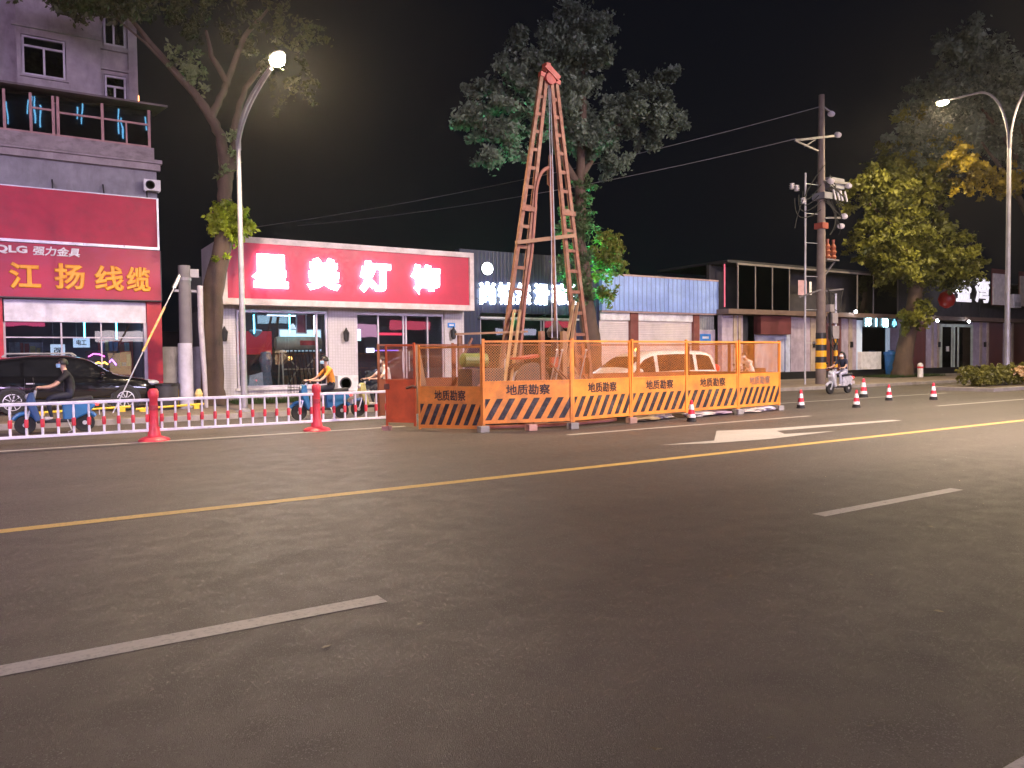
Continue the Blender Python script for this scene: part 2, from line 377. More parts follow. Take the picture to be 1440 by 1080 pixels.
# verge strip of bare earth round the street trees
for nm, x0, x1, y0, y1 in (('tree_verge', 3.2, 9.6, 25.6, 27.6), ('tree_verge', 42.5, 49, 25.8, 28.3)):
    sheet(nm, x0, x1, y0, y1, .186, pbr('verge_soil', (.09, .07, .045), .95, bump=.6, bscale=20))
def grass(x0, x1, y0, y1, z, n):
    v = []; fc = []
    for i in range(n):
        px, py = random.uniform(x0, x1), random.uniform(y0, y1); a = random.uniform(0, 6.28); h = random.uniform(.06, .2); wd = .012
        c, s_ = math.cos(a)*wd, math.sin(a)*wd; lx, ly = random.uniform(-.06, .06), random.uniform(-.06, .06); k = len(v)
        v += [(px-c, py-s_, z), (px+c, py+s_, z), (px+lx, py+ly, z+h)]; fc.append((k, k+1, k+2))
    m = MB().add(v, fc)
    return tag(m.build('grass', leafmat('grass_blades', (.04, .09, .02), (.09, .13, .03))), 'green grass tufts on the bare verge under the street trees', 'grass', kind='stuff')
grass(5.8, 8.6, 25.7, 27.2, .186, 2600); grass(42.8, 48.5, 25.9, 28.0, .186, 3500)

# ------------------------------------------------------------------ street lamps
POLE = pbr('lamp_pole_paint', (.31, .30, .34), .4, .2, dirt=(.18, .16, .15), dfac=.3)
LENS = emit('lamp_lens', (1, .80, .46), 200)
WARM = (1, .72, .38)
def curve(p0, p1, p2, n=12):
    p0, p1, p2 = Vector(p0), Vector(p1), Vector(p2)
    return [p0*(1-t)**2 + p1*2*t*(1-t) + p2*t*t for t in [i/n for i in range(n+1)]]
def lamp_head(root, p, d, tgt, power, col=WARM, ang=165):
    """cobra head at p pointing along unit vector d"""
    d = Vector(d).normalized(); p = Vector(p); s_ = d.cross(Vector((0, 0, 1))).normalized()
    b = MB()
    for t, wd, h in ((0, .05, .05), (.12, .1, .08), (.35, .17, .1), (.6, .16, .08), (.72, .06, .03)):
        pass
    st = [(0, .05, .05), (.12, .1, .09), (.35, .17, .11), (.6, .15, .08), (.74, .05, .03)]
    vs = []
    for t, wd, h in st:
        for k in range(10):
            a = 2*math.pi*k/10; vs.append(p + d*t + s_*math.cos(a)*wd + Vector((0, 0, 1))*(math.sin(a)*h*(1 if math.sin(a) > 0 else .45)))
    n = 10
    b.add(vs, [(i*n+k, i*n+(k+1) % n, (i+1)*n+(k+1) % n, (i+1)*n+k) for i in range(len(st)-1) for k in range(n)] + [tuple(range(n)), tuple(range(4*n, 5*n))])
    hd = b.build('lamp_head', POLE, root, smooth=True)
    c = p + d*.4 - Vector((0, 0, .07))
    MB().ball(c, (.19, .19, .12) if abs(d.x) > abs(d.y) else (.17, .27, .12), 16, 9).build('lens', LENS, hd, smooth=True)
    q = c - Vector((0, 0, .14))
    if ang is None: lamp('POINT', q, power, col, root, rad=.15)
    else: lamp('SPOT', q, power, col, root, q + Vector(tgt), ang, .3 if ang > 150 else .8, .12)
def single_lamp(loc, label, power):
    r = thing('street_lamp', loc, label, 'street lamp', 'street lamps')
    MB().lathe([(.16, 0), (.16, .06), (.1, .1), (.095, .4), (.06, 7.35), (.075, 7.36), (.075, 7.62), (.06, 7.64)], 14).build('pole', POLE, r, smooth=True)
    MB().lathe([(.24, 0), (.24, .03), (.2, .035)], 14).build('base_plate', POLE, r)
    a = MB().tube(curve((.0, .05, 7.4), (0, .1, 8.55), (0, -3.6, 8.56), 14), [.05]*10 + [.042]*5, 8)
    a.build('arm', POLE, r, smooth=True)
    MB().tube(curve((0, -.05, 7.4), (0, -.35, 8.25), (0, -3.5, 8.5), 14), .038, 8).build('arm', POLE, r, smooth=True)
    lamp_head(r, (0, -3.6, 8.56), (0, -1, .1), (0, -.1, -1), power, (1, .77, .48), 166)
    return r
def double_lamp(loc, label, power, col=WARM, tgt=.3, ang=150):
    r = thing('street_lamp', loc, label, 'street lamp', 'street lamps')
    MB().lathe([(.17, 0), (.17, .06), (.13, .1), (.12, .5), (.085, 10.6), (.08, 10.62)], 14).build('pole', POLE, r, smooth=True)
    for sg in (1, -1):
        pts = [(0, sg*.02, 10.4)] + curve((0, sg*.06, 11.3), (0, sg*.35, 13.3), (0, sg*1.3, 13.5), 10) + [(0, sg*2.6, 13.56)]
        MB().tube(pts, [.06]+[.055]*11+[.045], 8).build('arm', POLE, r, smooth=True)
        lamp_head(r, (0, sg*2.6, 13.56), (0, sg, .05), (0, sg*tgt, -1), power, col, ang)
    MB().box(-.2, .2, -.2, .2, 0, .05).build('base_plate', POLE, r)
    return r
single_lamp((5.27, 22.5, .15), 'white street lamp with two bowed arms standing before the pink lit shop sign', 3200)
double_lamp((37.8, 17.5, .15), 'tall white double arm street lamp rising from the clipped hedge', 3800, (1, .77, .45), .1, 168)
# the same lamps go on along the near verge, outside the picture
double_lamp((20, -1.2, 0), 'double arm street lamp on the near verge, right of the viewpoint', 22000, (1, .79, .68), .95, 112)
double_lamp((-13, -1.2, 0), 'double arm street lamp on the near verge, left of the viewpoint', 14500, (.86, .72, 1), .95, 112)

# ------------------------------------------------------------------ the lit shopping block across the road (behind the viewpoint)
def opposite():
    r = thing('shopping_block', (20, -26, 0), 'dark shopping block with neon boards across the road, behind the viewpoint', 'building')
    MB().box(-60, 60, -8, 0, 0, 30).build('wall', pbr('opposite_wall', (.06, .055, .07), .8), r)
    cols = [(1, .12, .22), (.45, .75, 1), (1, .85, .9), (1, .08, .15), (.35, .55, 1), (1, .5, .8), (.6, .9, 1), (1, .12, .3), (.8, .75, 1)]
    for i in range(14):
        x0 = -52+i*7.6; c = cols[(i*4) % 9]; h = (1.5, 1.0, 1.9, .8)[i % 4]; z = 3.6+(i*7 % 5)*.5
        MB().box(x0, x0+(5.2, 3.4, 6.0)[i % 3], .05, .35, z, z+h).build('sign_board', emit('opposite_board_%d' % (i*4 % 9), c, 1.3), r)
        if i % 2: MB().box(x0+1, x0+3, .05, .2, .4, 2.6).build('shop_window', emit('opposite_window', (1, .7, .4), .5), r)
    for x0, x1, z0, z1, c, s_ in ((-46, -22, 8.2, 11.2, (.78, .55, 1), 18), (-10, 16, 8.2, 11.2, (.70, .66, 1), 17)):  # added glowing panels, sized and coloured to fill the facades with light
        MB().box(x0, x1, .05, .5, z0, z1).build('fill_screen', emit('fill_screen_glow_%d' % x0, c, s_), r)
    for k, x in enumerate((-20.6, -19.0, -18.7, -18.45, -18.1, -15.2, -14.8, -11.6, -11.3, -9.3)):
        MB().box(x, x+.11, .05, .2, 23.2+(k*3 % 4)*.4, 25.2+(k*5 % 4)*.4).build('light_tube', emit('cyan_tube', (.2, .6, 1), 2.6), r)
opposite()

# ------------------------------------------------------------------ corner building, left
LAV = pbr('pale_render', (.36, .31, .325), .75, bump=.15, dirt=(.15, .12, .13), dfac=.55, dscale=(1.2, 1.2, .5))
GREYW = pbr('grey_render', (.28, .27, .30), .8, bump=.15, dirt=(.11, .10, .10), dscale=(1.5, 1.5, .4))
DIM = pbr('dim_interior', (.05, .05, .06), .9)
REDSIGN = pbr('red_sign_panel', (.46, .011, .045), .5, var=.12, dirt=(.25, .02, .04), dfac=.5)
WINFR = pbr('window_frame_aluminium', (.5, .46, .5), .4, .3)
def window(parent, off, x0, x1, z0, z1, y, mull=(), trans=None, fr=.06, gl=None, fm=None, dep=.08, back=True):
    """frame with its panes; y is the outer face of the wall"""
    b = MB(); yo, yi = y-.03, y+dep
    b.box(x0, x1, yo, yi, z0, z0+fr).box(x0, x1, yo, yi, z1-fr, z1)
    b.box(x0, x0+fr, yo, yi, z0+fr, z1-fr).box(x1-fr, x1, yo, yi, z0+fr, z1-fr)
    zt = z1-fr
    if trans: b.box(x0+fr, x1-fr, yo, yi, trans-fr/2, trans+fr/2); zt = trans-fr/2
    for m in mull: b.box(m-fr/2, m+fr/2, yo+.005, yi, z0+fr, zt)
    w_ = b.build('window_frame', fm or WINFR, parent, off)
    MB().box(x0+fr, x1-fr, y+.02, y+.028, z0+fr, z1-fr).build('pane', gl or DGLASS, w_)
    w_.children[0].data.transform(Matrix.Translation(-Vector(off)))
    if back:
        k = MB().box(x0+.01, x1-.01, y+dep+.12, y+dep+.14, z0, z1).build('dark_backing', DIM, w_, off)  # plain dark sheet closes the opening behind the pane
    return w_
def corner_building():
    O = (0, 29, .2)
    r = thing('apartment_building', O, 'pale corner building with glazed balcony above two red shop boards', 'building')
    b = MB()
    b.box(-9, -6.2, 29, 40, .2, 3.75); b.box(3.5, 4.05, 29.12, 40, .2, 3.7)          # piers
    b.box(-9, 4.05, 29.05, 40, 3.7, 8.3)
    b.build('lower_wall', GREYW, r, O)
    MB().box(-9, 4.15, 28.85, 29.05, 8.12, 8.34).box(-9, 4.2, 28.75, 29.05, 8.34, 8.46).build('cornice', LAV, r, O)
    # upper storeys with a set back stair bay; openings left between wall pieces
    b = MB()
    def wallrun(xa, xb, z0, z1, y, holes):
        xs = xa
        for (h0, h1, hz0, hz1) in sorted(holes):
            b.box(xs, h0, y, y+.3, z0, z1); b.box(h0, h1, y, y+.3, z0, hz0); b.box(h0, h1, y, y+.3, hz1, z1); xs = h1
        b.box(xs, xb, y, y+.3, z0, z1)
    wallrun(.1, 2.46, 10.42, 12.3, 29.2, [(.22, 1.45, 10.78, 12.06)])
    wallrun(.1, 2.46, 12.36, 15.6, 29.2, [(.22, 1.45, 13.9, 15.2)])
    b.box(2.46, 3.52, 29.42, 29.7, 15.0, 15.6)
    wallrun(2.46, 3.52, 10.42, 15.0, 29.42, [(2.56, 3.24, 10.43, 11.3)])
    b.box(-9, .1, 29.9, 30.2, 10.42, 15.6)
    b.box(3.3, 3.52, 29.72, 40, 10.42, 15.6); b.box(-9, 3.3, 38, 40, 10.42, 15.6)
    b.build('upper_wall', LAV, r, O)
    b = MB().box(-.02, 2.5, 29.1, 29.2, 12.27, 12.39).box(2.4, 3.3, 29.3, 29.42, 11.42, 11.52).box(3.3, 3.58, 29.3, 29.42, 10.42, 15.6)
    b.box(2.44, 3.32, 29.3, 29.42, 12.08, 12.2)
    b.build('string_course', LAV, r, O)
    MB().box(-9, 3.7, 28.9, 40.2, 15.6, 15.85).build('roof', GREYW, r, O)
    window(r, O, .24, 1.43, 10.8, 12.04, 29.25, [.84], 11.72)
    window(r, O, 2.58, 3.22, 10.45, 11.28, 29.47, [2.88], 10.92)
    window(r, O, 2.58, 3.24, 12.24, 13.3, 29.36, [2.88], None)
    MB().box(.16, 1.51, 29.12, 29.2, 10.72, 10.78).box(2.5, 3.3, 29.32, 29.42, 12.16, 12.235).build('sill', LAV, r, O)
    # glazed balcony
    bal = MB().box(-9, 3.95, 28.72, 29.05, 8.46, 8.84).box(-9, 3.95, 28.72, 30.3, 8.4, 8.46).build('balcony', pbr('balcony_concrete', (.32, .27, .28), .8, dirt=(.1, .08, .08), dfac=.8, dscale=(1, 1, 2)), r, O)
    PK = pbr('balcony_frame_paint', (.40, .22, .21), .45, .2)
    b = MB()
    for x in (-3.4, -2.0, -.28, .42, 1.03, 1.16, 2.42, 3.82): b.box(x-.04, x+.04, 28.74, 28.84, 8.84, 10.1)
    b.box(.42, 1.03, 28.755, 28.83, 9.62, 9.68).box(1.2, 3.78, 28.755, 28.83, 9.58, 9.64).box(-9, 3.8, 28.75, 28.84, 8.84, 8.9)
    b.box(3.1, 3.15, 28.76, 28.83, 8.9, 9.58)
    b.build('frame', PK, bal)
    bal.children[-1].data.transform(Matrix.Translation(-Vector(O)))
    for x0, x1 in ((-3.96, -2.04), (-1.96, -.32), (-.24, .38), (.46, .99), (1.2, 2.38), (2.46, 3.78)):
        p = MB().box(x0, x1, 28.79, 28.797, 8.9, 10.1).build('pane', DGLASS, bal, O)
    MB().box(-9, 3.9, 30.3, 30.35, 8.46, 10.3).build('back_wall', pbr('balcony_back_wall', (.20, .15, .16), .8), bal, O)
    MB().box(3.86, 3.93, 28.86, 30.3, 8.84, 10.1).build('side_pane', DGLASS, bal, O)
    MB().add([(-9, 28.3, 10.16), (4.35, 28.3, 10.16), (4.2, 30.3, 10.36), (-9, 30.3, 10.36), (-9, 28.3, 10.22), (4.35, 28.3, 10.22), (4.2, 30.3, 10.42), (-9, 30.3, 10.42)],
        [(0, 1, 5, 4), (1, 2, 6, 5), (2, 3, 7, 6), (3, 0, 4, 7), (0, 3, 2, 1), (4, 5, 6, 7)]).build('canopy', pbr('canopy_sheet', (.13, .10, .10), .6), r, O)
    # shopfront below
    MB().box(-.46, 3.58, 28.88, 29.2, 2.92, 3.62).build('shutter_box', pbr('shutter_box_sheet', (.68, .66, .72), .4, dirt=(.4, .38, .42), dfac=.3), r, O)
    RP = pbr('red_pilaster', (.50, .025, .04), .45, dirt=(.25, .02, .03))
    MB().box(3.6, 4.06, 28.8, 29.12, .2, 3.7).build('pilaster', RP, r, O)
    MB().box(-.95, -.5, 28.8, 29.12, .2, 3.7).build('pilaster', RP, r, O)
    MB().box(-6.2, -.95, 28.98, 29.1, .2, 3.62).build('shutter', bandmat('roll_shutter', (.5, .48, .5), (.25, .24, .25), 2, .1), r, O)
    f = MB().box(-.5, 3.6, 28.96, 29.04, .2, .34).box(-.5, -.44, 28.96, 29.04, .34, 2.92).box(3.5, 3.6, 28.9, 29.04, .34, 2.92)
    f.box(1.05, 1.1, 28.97, 29.03, .34, 2.92).box(2.2, 2.24, 28.97, 29.03, .34, 2.92).box(-.44, 3.5, 28.97, 29.03, 2.4, 2.44)
    f = f.build('shopfront', WINFR, r, O)
    MB().box(-.44, 3.5, 29.0, 29.008, .34, 2.9).build('pane', GLASS, f, O)
    MB().box(1.05, 1.25, 28.95, 28.965, 1.15, 1.5).box(2.02, 2.2, 28.95, 28.965, 1.15, 1.5).build('handle', STEEL, f, O)
    b = MB().box(-6.1, 3.48, 33.5, 33.6, .2, 3.7).box(-6.15, -6.1, 29.1, 33.5, .2, 3.7).box(3.44, 3.49, 29.2, 33.5, .2, 3.7)
    b.build('shop_back_wall', pbr('shop_wall', (.10, .11, .16), .8), r, O)
    MB().box(-6.1, 3.44, 29.05, 33.5, .2, .215).build('shop_floor', pbr('shop_floor', (.15, .15, .17), .3), r, O)
    # blank upper board and lettered lower board
corner_building()
def red_boards():
    O = (1, 28.6, 5.46)
    r = thing('sign_board', O, 'blank red board with silver edge under the grey cornice', 'sign', 'red boards on the corner building')
    MB().box(-8, 3.96, 28.62, 29.03, 5.47, 7.1).build('panel', REDSIGN, r, O)
    MB().box(-8, 4.02, 28.58, 29.04, 5.38, 5.47).box(3.96, 4.02, 28.58, 29.04, 5.47, 7.12).box(-8, 3.96, 28.6, 29.04, 7.1, 7.13).build('trim', ALU, r, O)
    b = MB()
    for x in (.95, 2.4, 3.7): b.beam((x, 28.7, 7.1), (x, 29.04, 7.5), .04)
    b.build('bracket', DARK, r, O)
    O = (1, 28.6, 3.7)
    r = thing('sign_board', O, 'red shop board lettered in yellow and small white characters', 'sign', 'red boards on the corner building')
    MB().box(-8, 4.03, 28.6, 29.02, 3.68, 5.36).build('panel', pbr('red_sign_vinyl', (.40, .012, .05), .42, var=.25, scale=.8, dirt=(.25, .03, .10), dfac=.6), r, O)
    MB().box(-8, 4.05, 28.58, 29.02, 3.64, 3.68).box(4.03, 4.06, 28.58, 29.02, 3.68, 5.36).build('trim', DARK, r, O)
    YL = pbr('yellow_letter_acrylic', (.85, .36, .02), .4, dirt=(.75, .45, .12), dfac=.6)
    for ch, x in (('江', .12), ('扬', 1.34), ('线', 2.47), ('缆', 3.34)):
        text('character', ch, .86 if ch != '缆' else .74, .84, .05, (x, 28.575, 4.33 if x < 1 else 4.36), YL, r, O, .035)
    text('lettering', 'QLG', .86, .27, .03, (-.22, 28.585, 5.13), WHITE, r, O, .045)
    text('lettering', '强力金具', 1.3, .30, .03, (1.0, 28.585, 5.14), WHITE, r, O, .03, .15)
red_boards()
def ac_unit(loc, label, sc=1.):
    r = thing('air_conditioner', loc, label, 'air conditioner')
    b = MB().box(-.42, .42, -.16, .16, .06, .66).box(-.36, -.3, -.17, .17, 0, .06).box(.3, .36, -.17, .17, 0, .06)
    b.build('casing', WHITE, r, bevel=.012)
    b = MB()
    for k in range(1, 6): b.lathe([(.045*k, -.185), (.045*k+.008, -.185), (.045*k+.008, -.178), (.045*k, -.178)], 24, (-.1, 0, .36), 'y')
    for k in range(8):
        a = k*math.pi/4; b.beam((-.1, -.181, .36), (-.1+.23*math.cos(a), -.181, .36+.23*math.sin(a)), .008)
    b.build('fan_grille', DARK, r)
    MB().lathe([(.24, -.166), (.24, -.163)], 24, (-.1, 0, .36), 'y').build('fan', pbr('fan_grey', (.10, .095, .10), .6), r)
    r.scale = (sc,)*3
    return r
ac_unit((3.86, 28.78, 7.36), 'small white air conditioner at the corner above the blank red board', .62)
t = thing('glow_tube', (3.72, 30.5, 10.45), 'short orange neon tube at the edge of the upper wall', 'neon light')
MB().tube([(0, 0, .1), (0, 0, .62)], .025, 8).build('tube', emit('orange_neon', (1, .35, .08), 9), t)
MB().box(-.04, .04, .02, .06, 0, .7).build('holder', DARK, t)

# things behind the left shopfront
CYAN = emit('cyan_reflection', (.10, .75, 1), 14)  # cyan tubes stand for reflections of lights across the road
def neon(loc, h, label, m=CYAN, group='glowing tubes in the shop windows, cyan ones standing for reflections'):
    t = thing('glow_tube', loc, label, 'neon light', group)
    MB().tube([(0, 0, 0), (0, 0, h)], .022, 8).build('tube', m, t)
    MB().box(-.03, .03, -.03, .03, h, h+.05).box(-.004, .004, -.004, .004, h+.05, h+.35).build('cap', DARK, t)
neon((1.77, 29.6, 2.42), .62, 'glowing tube standing for the cyan reflection nearer the left shopfront centre')
neon((2.75, 29.8, 2.4), .66, 'glowing tube standing for the cyan reflection beside the red panel in the left shopfront')
def hung_sign(loc, wd, ht, label, ch, rot=0):
    t = thing('hanging_sign', loc, label, 'sign', 'hanging light boxes in the left shop', rot)
    MB().box(-wd/2, wd/2, -.04, .04, 0, ht).build('box', emit('pale_lightbox', (.75, .85, 1), .55), t)
    text('lettering', ch, wd*.6, ht*.55, .01, (0, -.045, ht/2), DARK, t)
    b = MB()
    for x in (-wd*.3, wd*.3): b.tube([(x, 0, ht), (x, 0, ht+1.1)], .006, 5)
    b.build('cord', STEEL, t)
hung_sign((1.0, 30.2, 1.72), .42, .5, 'pale hanging light box in the left shop, tilted beside a door seam', '强', R(8))
hung_sign((1.72, 30.4, 2.12), .5, .34, 'pale hanging light box in the left shop, the higher and wider one', '电工', R(-6))
def shelf(loc, wd, ht, col, label, name='display_shelf'):
    t = thing(name, loc, label, 'shelf', 'display shelves in the left shop')
    b = MB().box(0, .03, 0, .4, 0, ht).box(wd-.03, wd, 0, .4, 0, ht).box(.03, wd-.03, .37, .4, 0, ht)
    for k in range(4): b.box(.03, wd-.03, 0, .37, .1+k*ht/4, .13+k*ht/4)
    b.build('frame', col, t)
    g = MB()
    for k in range(4):
        x = .06
        while x < wd-.15:
            h = random.uniform(.1, ht/4-.08); w_ = random.uniform(.08, .16); g.cur = random.randrange(4)
            g.box(x, x+w_, .05, .3, .13+k*ht/4, .13+k*ht/4+h); x += w_+.03
    g.build('goods', [pbr('goods_a', (.5, .5, .55), .5), pbr('goods_b', (.15, .25, .5), .5), pbr('goods_c', (.5, .1, .08), .5), pbr('goods_d', (.6, .5, .2), .5)], t)
shelf((-.4, 31.5, .22), 1.0, 2.1, pbr('shelf_grey', (.4, .42, .48), .5), 'grey shelf of small boxes behind the left shopfront glass')
shelf((2.3, 31.2, .22), 1.1, 2.2, pbr('shelf_red', (.55, .03, .05), .5), 'red shelf of boxes behind the left shopfront glass')
t = thing('reflected_neon', (1.95, 30.9, 1.5), 'pink and amber squiggle standing for neon reflected in the left shopfront', 'neon light')  # glowing squiggles stand for neon reflected in the glass
MB().tube([(0, 0, .3), (.15, 0, .4), (.35, 0, .38), (.5, 0, .3)], .018, 6).build('tube', emit('pink_reflection', (1, .1, .6), 10), t)
MB().tube([(.2, 0, .05), (.3, 0, .1), (.4, 0, .05), (.5, 0, .1), (.6, 0, .02)], .025, 6).build('tube', emit('amber_reflection', (1, .45, .05), 10), t)
MB().tube([(.65, 0, .1), (.72, 0, .2), (.8, 0, .1), (.86, 0, 0)], .018, 6).build('tube', emit('violet_reflection', (.55, .12, 1), 10), t)
MB().box(-.1, 1.0, .03, .06, -.1, .5).build('board', DARK, t)
t = thing('shop_counter', (.2, 31.2, .215), 'dark shop counter with a pale top behind the left shopfront', 'counter')
MB().box(1.2, 2.1, 0, .5, 0, .95).build('body', pbr('counter_side', (.12, .1, .2), .5), t); MB().box(1.15, 2.15, -.05, .55, .95, 1).build('top', WHITE, t)
t = thing('ceiling_lamp', (1.5, 31.6, 3.35), 'bluish strip lamp on the ceiling of the left shop', 'ceiling lamp')
MB().box(-.6, .6, -.05, .05, .05, .12).build('housing', WHITE, t); MB().box(-.58, .58, -.04, .04, .02, .05).build('diffuser', emit('shop_strip', (.65, .78, 1), 10), t)

# low grey wall in the gap between the two buildings
t = tag(MB().box(4.07, 6.2, 31.2, 31.4, 0, 2.15).build('concrete_wall', pbr('streaked_concrete', (.34, .32, .33), .85, bump=.3, dirt=(.1, .09, .09), dfac=.8, dscale=(3, 3, .5)), None, (5, 31.3, .2)), 'low streaked grey wall closing the dark gap beside the red pilaster', 'wall')
t = thing('metal_shed', (5, 36, .2), 'dark shed roof in the gap behind the low grey wall', 'shed')
MB().box(-1, 1.5, 0, 3, 0, 2.6).build('wall', DARK, t); MB().box(-1.1, 1.6, -.1, 3.1, 2.6, 2.7).build('roof', DARK, t)

# ------------------------------------------------------------------ lighting shop with the big pink-lit sign
TILE = tilemat('white_tile', (.60, .57, .60), .11, .06, (.40, .38, .38))
def lighting_shop():
    O = (11, 29, .2)
    r = thing('shop_building', O, 'single storey white tiled shop under the big lit red sign', 'shop')
    b = MB().box(6.0, 6.55, 29, 29.35, .2, 3.6).box(10.0, 11.13, 29, 29.35, .2, 3.6).box(15.06, 16.0, 29, 29.35, .2, 3.6)
    b.box(6.55, 10.0, 29.02, 29.3, .2, .52).box(6.0, 16.0, 29.05, 29.35, 3.47, 3.6)
    b.box(6.0, 6.2, 29.35, 37, .2, 3.6).box(15.8, 16.0, 29.35, 37, .2, 3.6)
    b.build('wall', TILE, r, O)
    MB().box(6.2, 15.8, 36.8, 37, .2, 5.4).box(6.2, 15.8, 32.4, 32.5, .2, 3.5).build('back_wall', pbr('shop_dark_wall', (.07, .075, .10), .8), r, O)
    MB().box(6.0, 16.0, 31.6, 37, 3.6, 3.8).build('roof', GREYW, r, O)
    MB().box(6.2, 15.8, 29.35, 32.4, .2, .3).build('floor', pbr('shop_tiles', (.3, .28, .27), .25), r, O)
    MB().box(6.1, 16.0, 28.6, 29, .16, .3).build('step', CONC, r, O)
    MB().box(6.5, 10.05, 28.9, 29.02, .5, .6).build('sill', pbr('sill_stone', (.6, .58, .6), .4), r, O)
    window(r, O, 6.58, 9.97, .6, 3.44, 29.03, [9.55], None, .07, GLASS, back=False)
    w_ = MB().box(11.15, 15.04, 29.05, 29.13, 3.36, 3.46).box(11.15, 11.21, 29.05, 29.13, .3, 3.36).box(14.98, 15.04, 29.05, 29.13, .3, 3.36)
    for x in (12.1, 13.2, 13.32, 14.3): w_.box(x-.03, x+.03, 29.06, 29.12, .3, 3.36)
    w_ = w_.build('shopfront', WINFR, r, O)
    MB().box(11.21, 14.98, 29.09, 29.098, .3, 3.36).build('pane', GLASS, w_, O)
    MB().box(13.1, 13.13, 28.98, 29.01, 1.1, 1.9).box(13.39, 13.42, 28.98, 29.01, 1.1, 1.9).build('handle', STEEL, w_, O)
    b = MB().box(9.0, 9.9, 29.07, 29.1, 2.8, 3.4)
    # sign
    O = (11, 28.1, 3.6)
    r = thing('sign_board', O, 'big bright red box sign with four glowing white characters', 'sign')
    PK = pbr('sign_red_panel', (.50, .014, .055), .4, var=.08)
    FR = pbr('sign_frame', (.68, .60, .58), .45, dirt=(.35, .28, .25))
    MB().box(6.1, 15.8, 28.17, 28.4, 3.8, 5.78).build('panel', PK, r, O)
    MB().box(5.9, 16.0, 28.08, 28.6, 5.78, 5.98).box(5.9, 16.0, 28.08, 28.6, 3.58, 3.8).box(5.9, 6.1, 28.08, 28.6, 3.8, 5.78).box(15.8, 16.0, 28.08, 28.6, 3.8, 5.78).build('frame', FR, r, O)
    MB().box(5.92, 15.98, 28.6, 31.6, 3.6, 5.9).build('box', bandmat('sign_side_sheet', (.66, .60, .60), (.4, .35, .35), 1, .22, .7), r, O)
    LT = emit('white_letter_light', (1, .97, 1), 6.5)
    for ch, x, z in (('星', 7.58, 4.80), ('美', 9.56, 4.79), ('灯', 11.60, 4.78), ('饰', 13.76, 4.77)):
        text('character', ch, 1.28, 1.2, .1, (x, 28.06, z), LT, r, O, .062)
    b = MB()
    return r
lighting_shop()
def sconce(loc, label):
    t = thing('wall_lamp', loc, label, 'wall lamp', 'black wall lanterns on the lighting shop')
    MB().lathe([(.05, 0), (.09, .05), (.12, .30), (.13, .34), (.05, .46), (.02, .54)], 8, (0, -.16, 0)).build('lantern', DARK, t)
    MB().box(-.05, .05, -.05, 0, .1, .4).beam((0, -.02, .3), (0, -.16, .5), .03).build('bracket', DARK, t)
sconce((5.98+.14, 28.99, 2.3), 'black wall lantern on the tiled pier behind the tree trunk')
sconce((10.67, 28.99, 2.3), 'black wall lantern on the pier between window and entrance')
sconce((15.4, 28.99, 2.4), 'black wall lantern on the pier above the orange gate')
ac_unit((10.62, 28.75, .32), 'white outdoor air conditioner standing on the step by the shop pier', 1.0)
def plate(loc, label, wd=.36, ht=.2):
    t = thing('number_plate', loc, label, 'number plate', 'blue address plates')
    MB().box(-wd/2, wd/2, -.015, 0, -ht/2, ht/2).build('plate', pbr('blue_enamel', (.04, .22, .62), .4), t, bevel=.004)
    MB().box(-wd*.3, wd*.3, -.019, -.016, -ht*.1, ht*.2).build('print', WHITE, t)
plate((15.38, 28.985, 3.0), 'small blue address plate on the tiled pier beside the shop door')
# inside the lighting shop window
def water_heater():
    t = thing('water_heater', (8.55, 30.0, .3), 'beige solar water heater tank on a braced frame in the shop window', 'water heater')
    BG = pbr('beige_steel', (.52, .46, .33), .4)
    MB().lathe([(.05, -.1), (.24, -.08), (.27, 0), (.27, 1.62), (.24, 1.7), (.05, 1.72)], 20, (-.2, .1, 1.95), 'x').build('tank', BG, t, smooth=True)
    f = MB()
    for x in (-.1, 1.38):
        f.beam((x, -.3, 0), (x, -.1, 1.72), .05).beam((x, .5, 0), (x, .2, 1.72), .05)
    f.beam((-.1, -.22, .95), (1.38, -.22, .95), .05).beam((-.1, -.16, 1.6), (.5, -.22, .98), .04).beam((1.38, -.16, 1.6), (.8, -.22, .98), .04)
    f.beam((-.1, -.3, .1), (.45, -.24, .93), .04).beam((1.38, -.3, .1), (.85, -.24, .93), .04)
    f.build('stand', BG, t)
    b = MB()
    for k in range(9): b.tube([(.05+k*.15, -.1, 1.7), (.05+k*.15, -.6, .3)], .025, 8)
    b.build('glass_tube_row', pbr('dark_tube', (.03, .03, .05), .1), t)
    MB().box(.6, 1.2, -.18, -.17, 1.88, 2.06).build('label_panel', pbr('red_sticker', (.6, .05, .05), .5), t)
water_heater()
neon((7.35, 29.6, 2.62), .7, 'glowing tube standing for the cyan reflection nearest the white lamp post in the shop window')  # cyan ones here stand for reflections too
neon((8.72, 29.7, 2.62), .75, 'glowing tube standing for the cyan reflection next to the red scroll in the shop window')
neon((9.75, 29.9, 2.62), .72, 'white glowing tube hanging right in the shop window', emit('white_tube', (.9, .95, 1), 8))
t = thing('wall_banner', (8.95, 29.65, 2.62), 'narrow red scroll in a white frame hung in the shop window', 'banner')
MB().box(0, .42, 0, .02, 0, .78).build('frame', WHITE, t); MB().box(.05, .37, -.006, 0, .05, .73).build('cloth', pbr('scroll_red', (.4, .06, .1), .6), t)
t = thing('reflected_panel', (7.1, 32.2, 1.55), 'wide glowing red board standing for a sign reflected in the shop window', 'board')
MB().box(-.5, 1.6, 0, .06, .3, 1.25).build('panel', emit('reflected_red', (.6, .01, .03), .35, (.55, .02, .03)), t); MB().box(-.55, 1.65, .06, .1, .25, 1.3).build('frame', DARK, t)  # glows to stand for the red band reflected in the window
t = thing('glow_panel', (9.6, 32.0, 2.0), 'glowing pale blue panel standing for a light box reflected in the shop window', 'light panel')
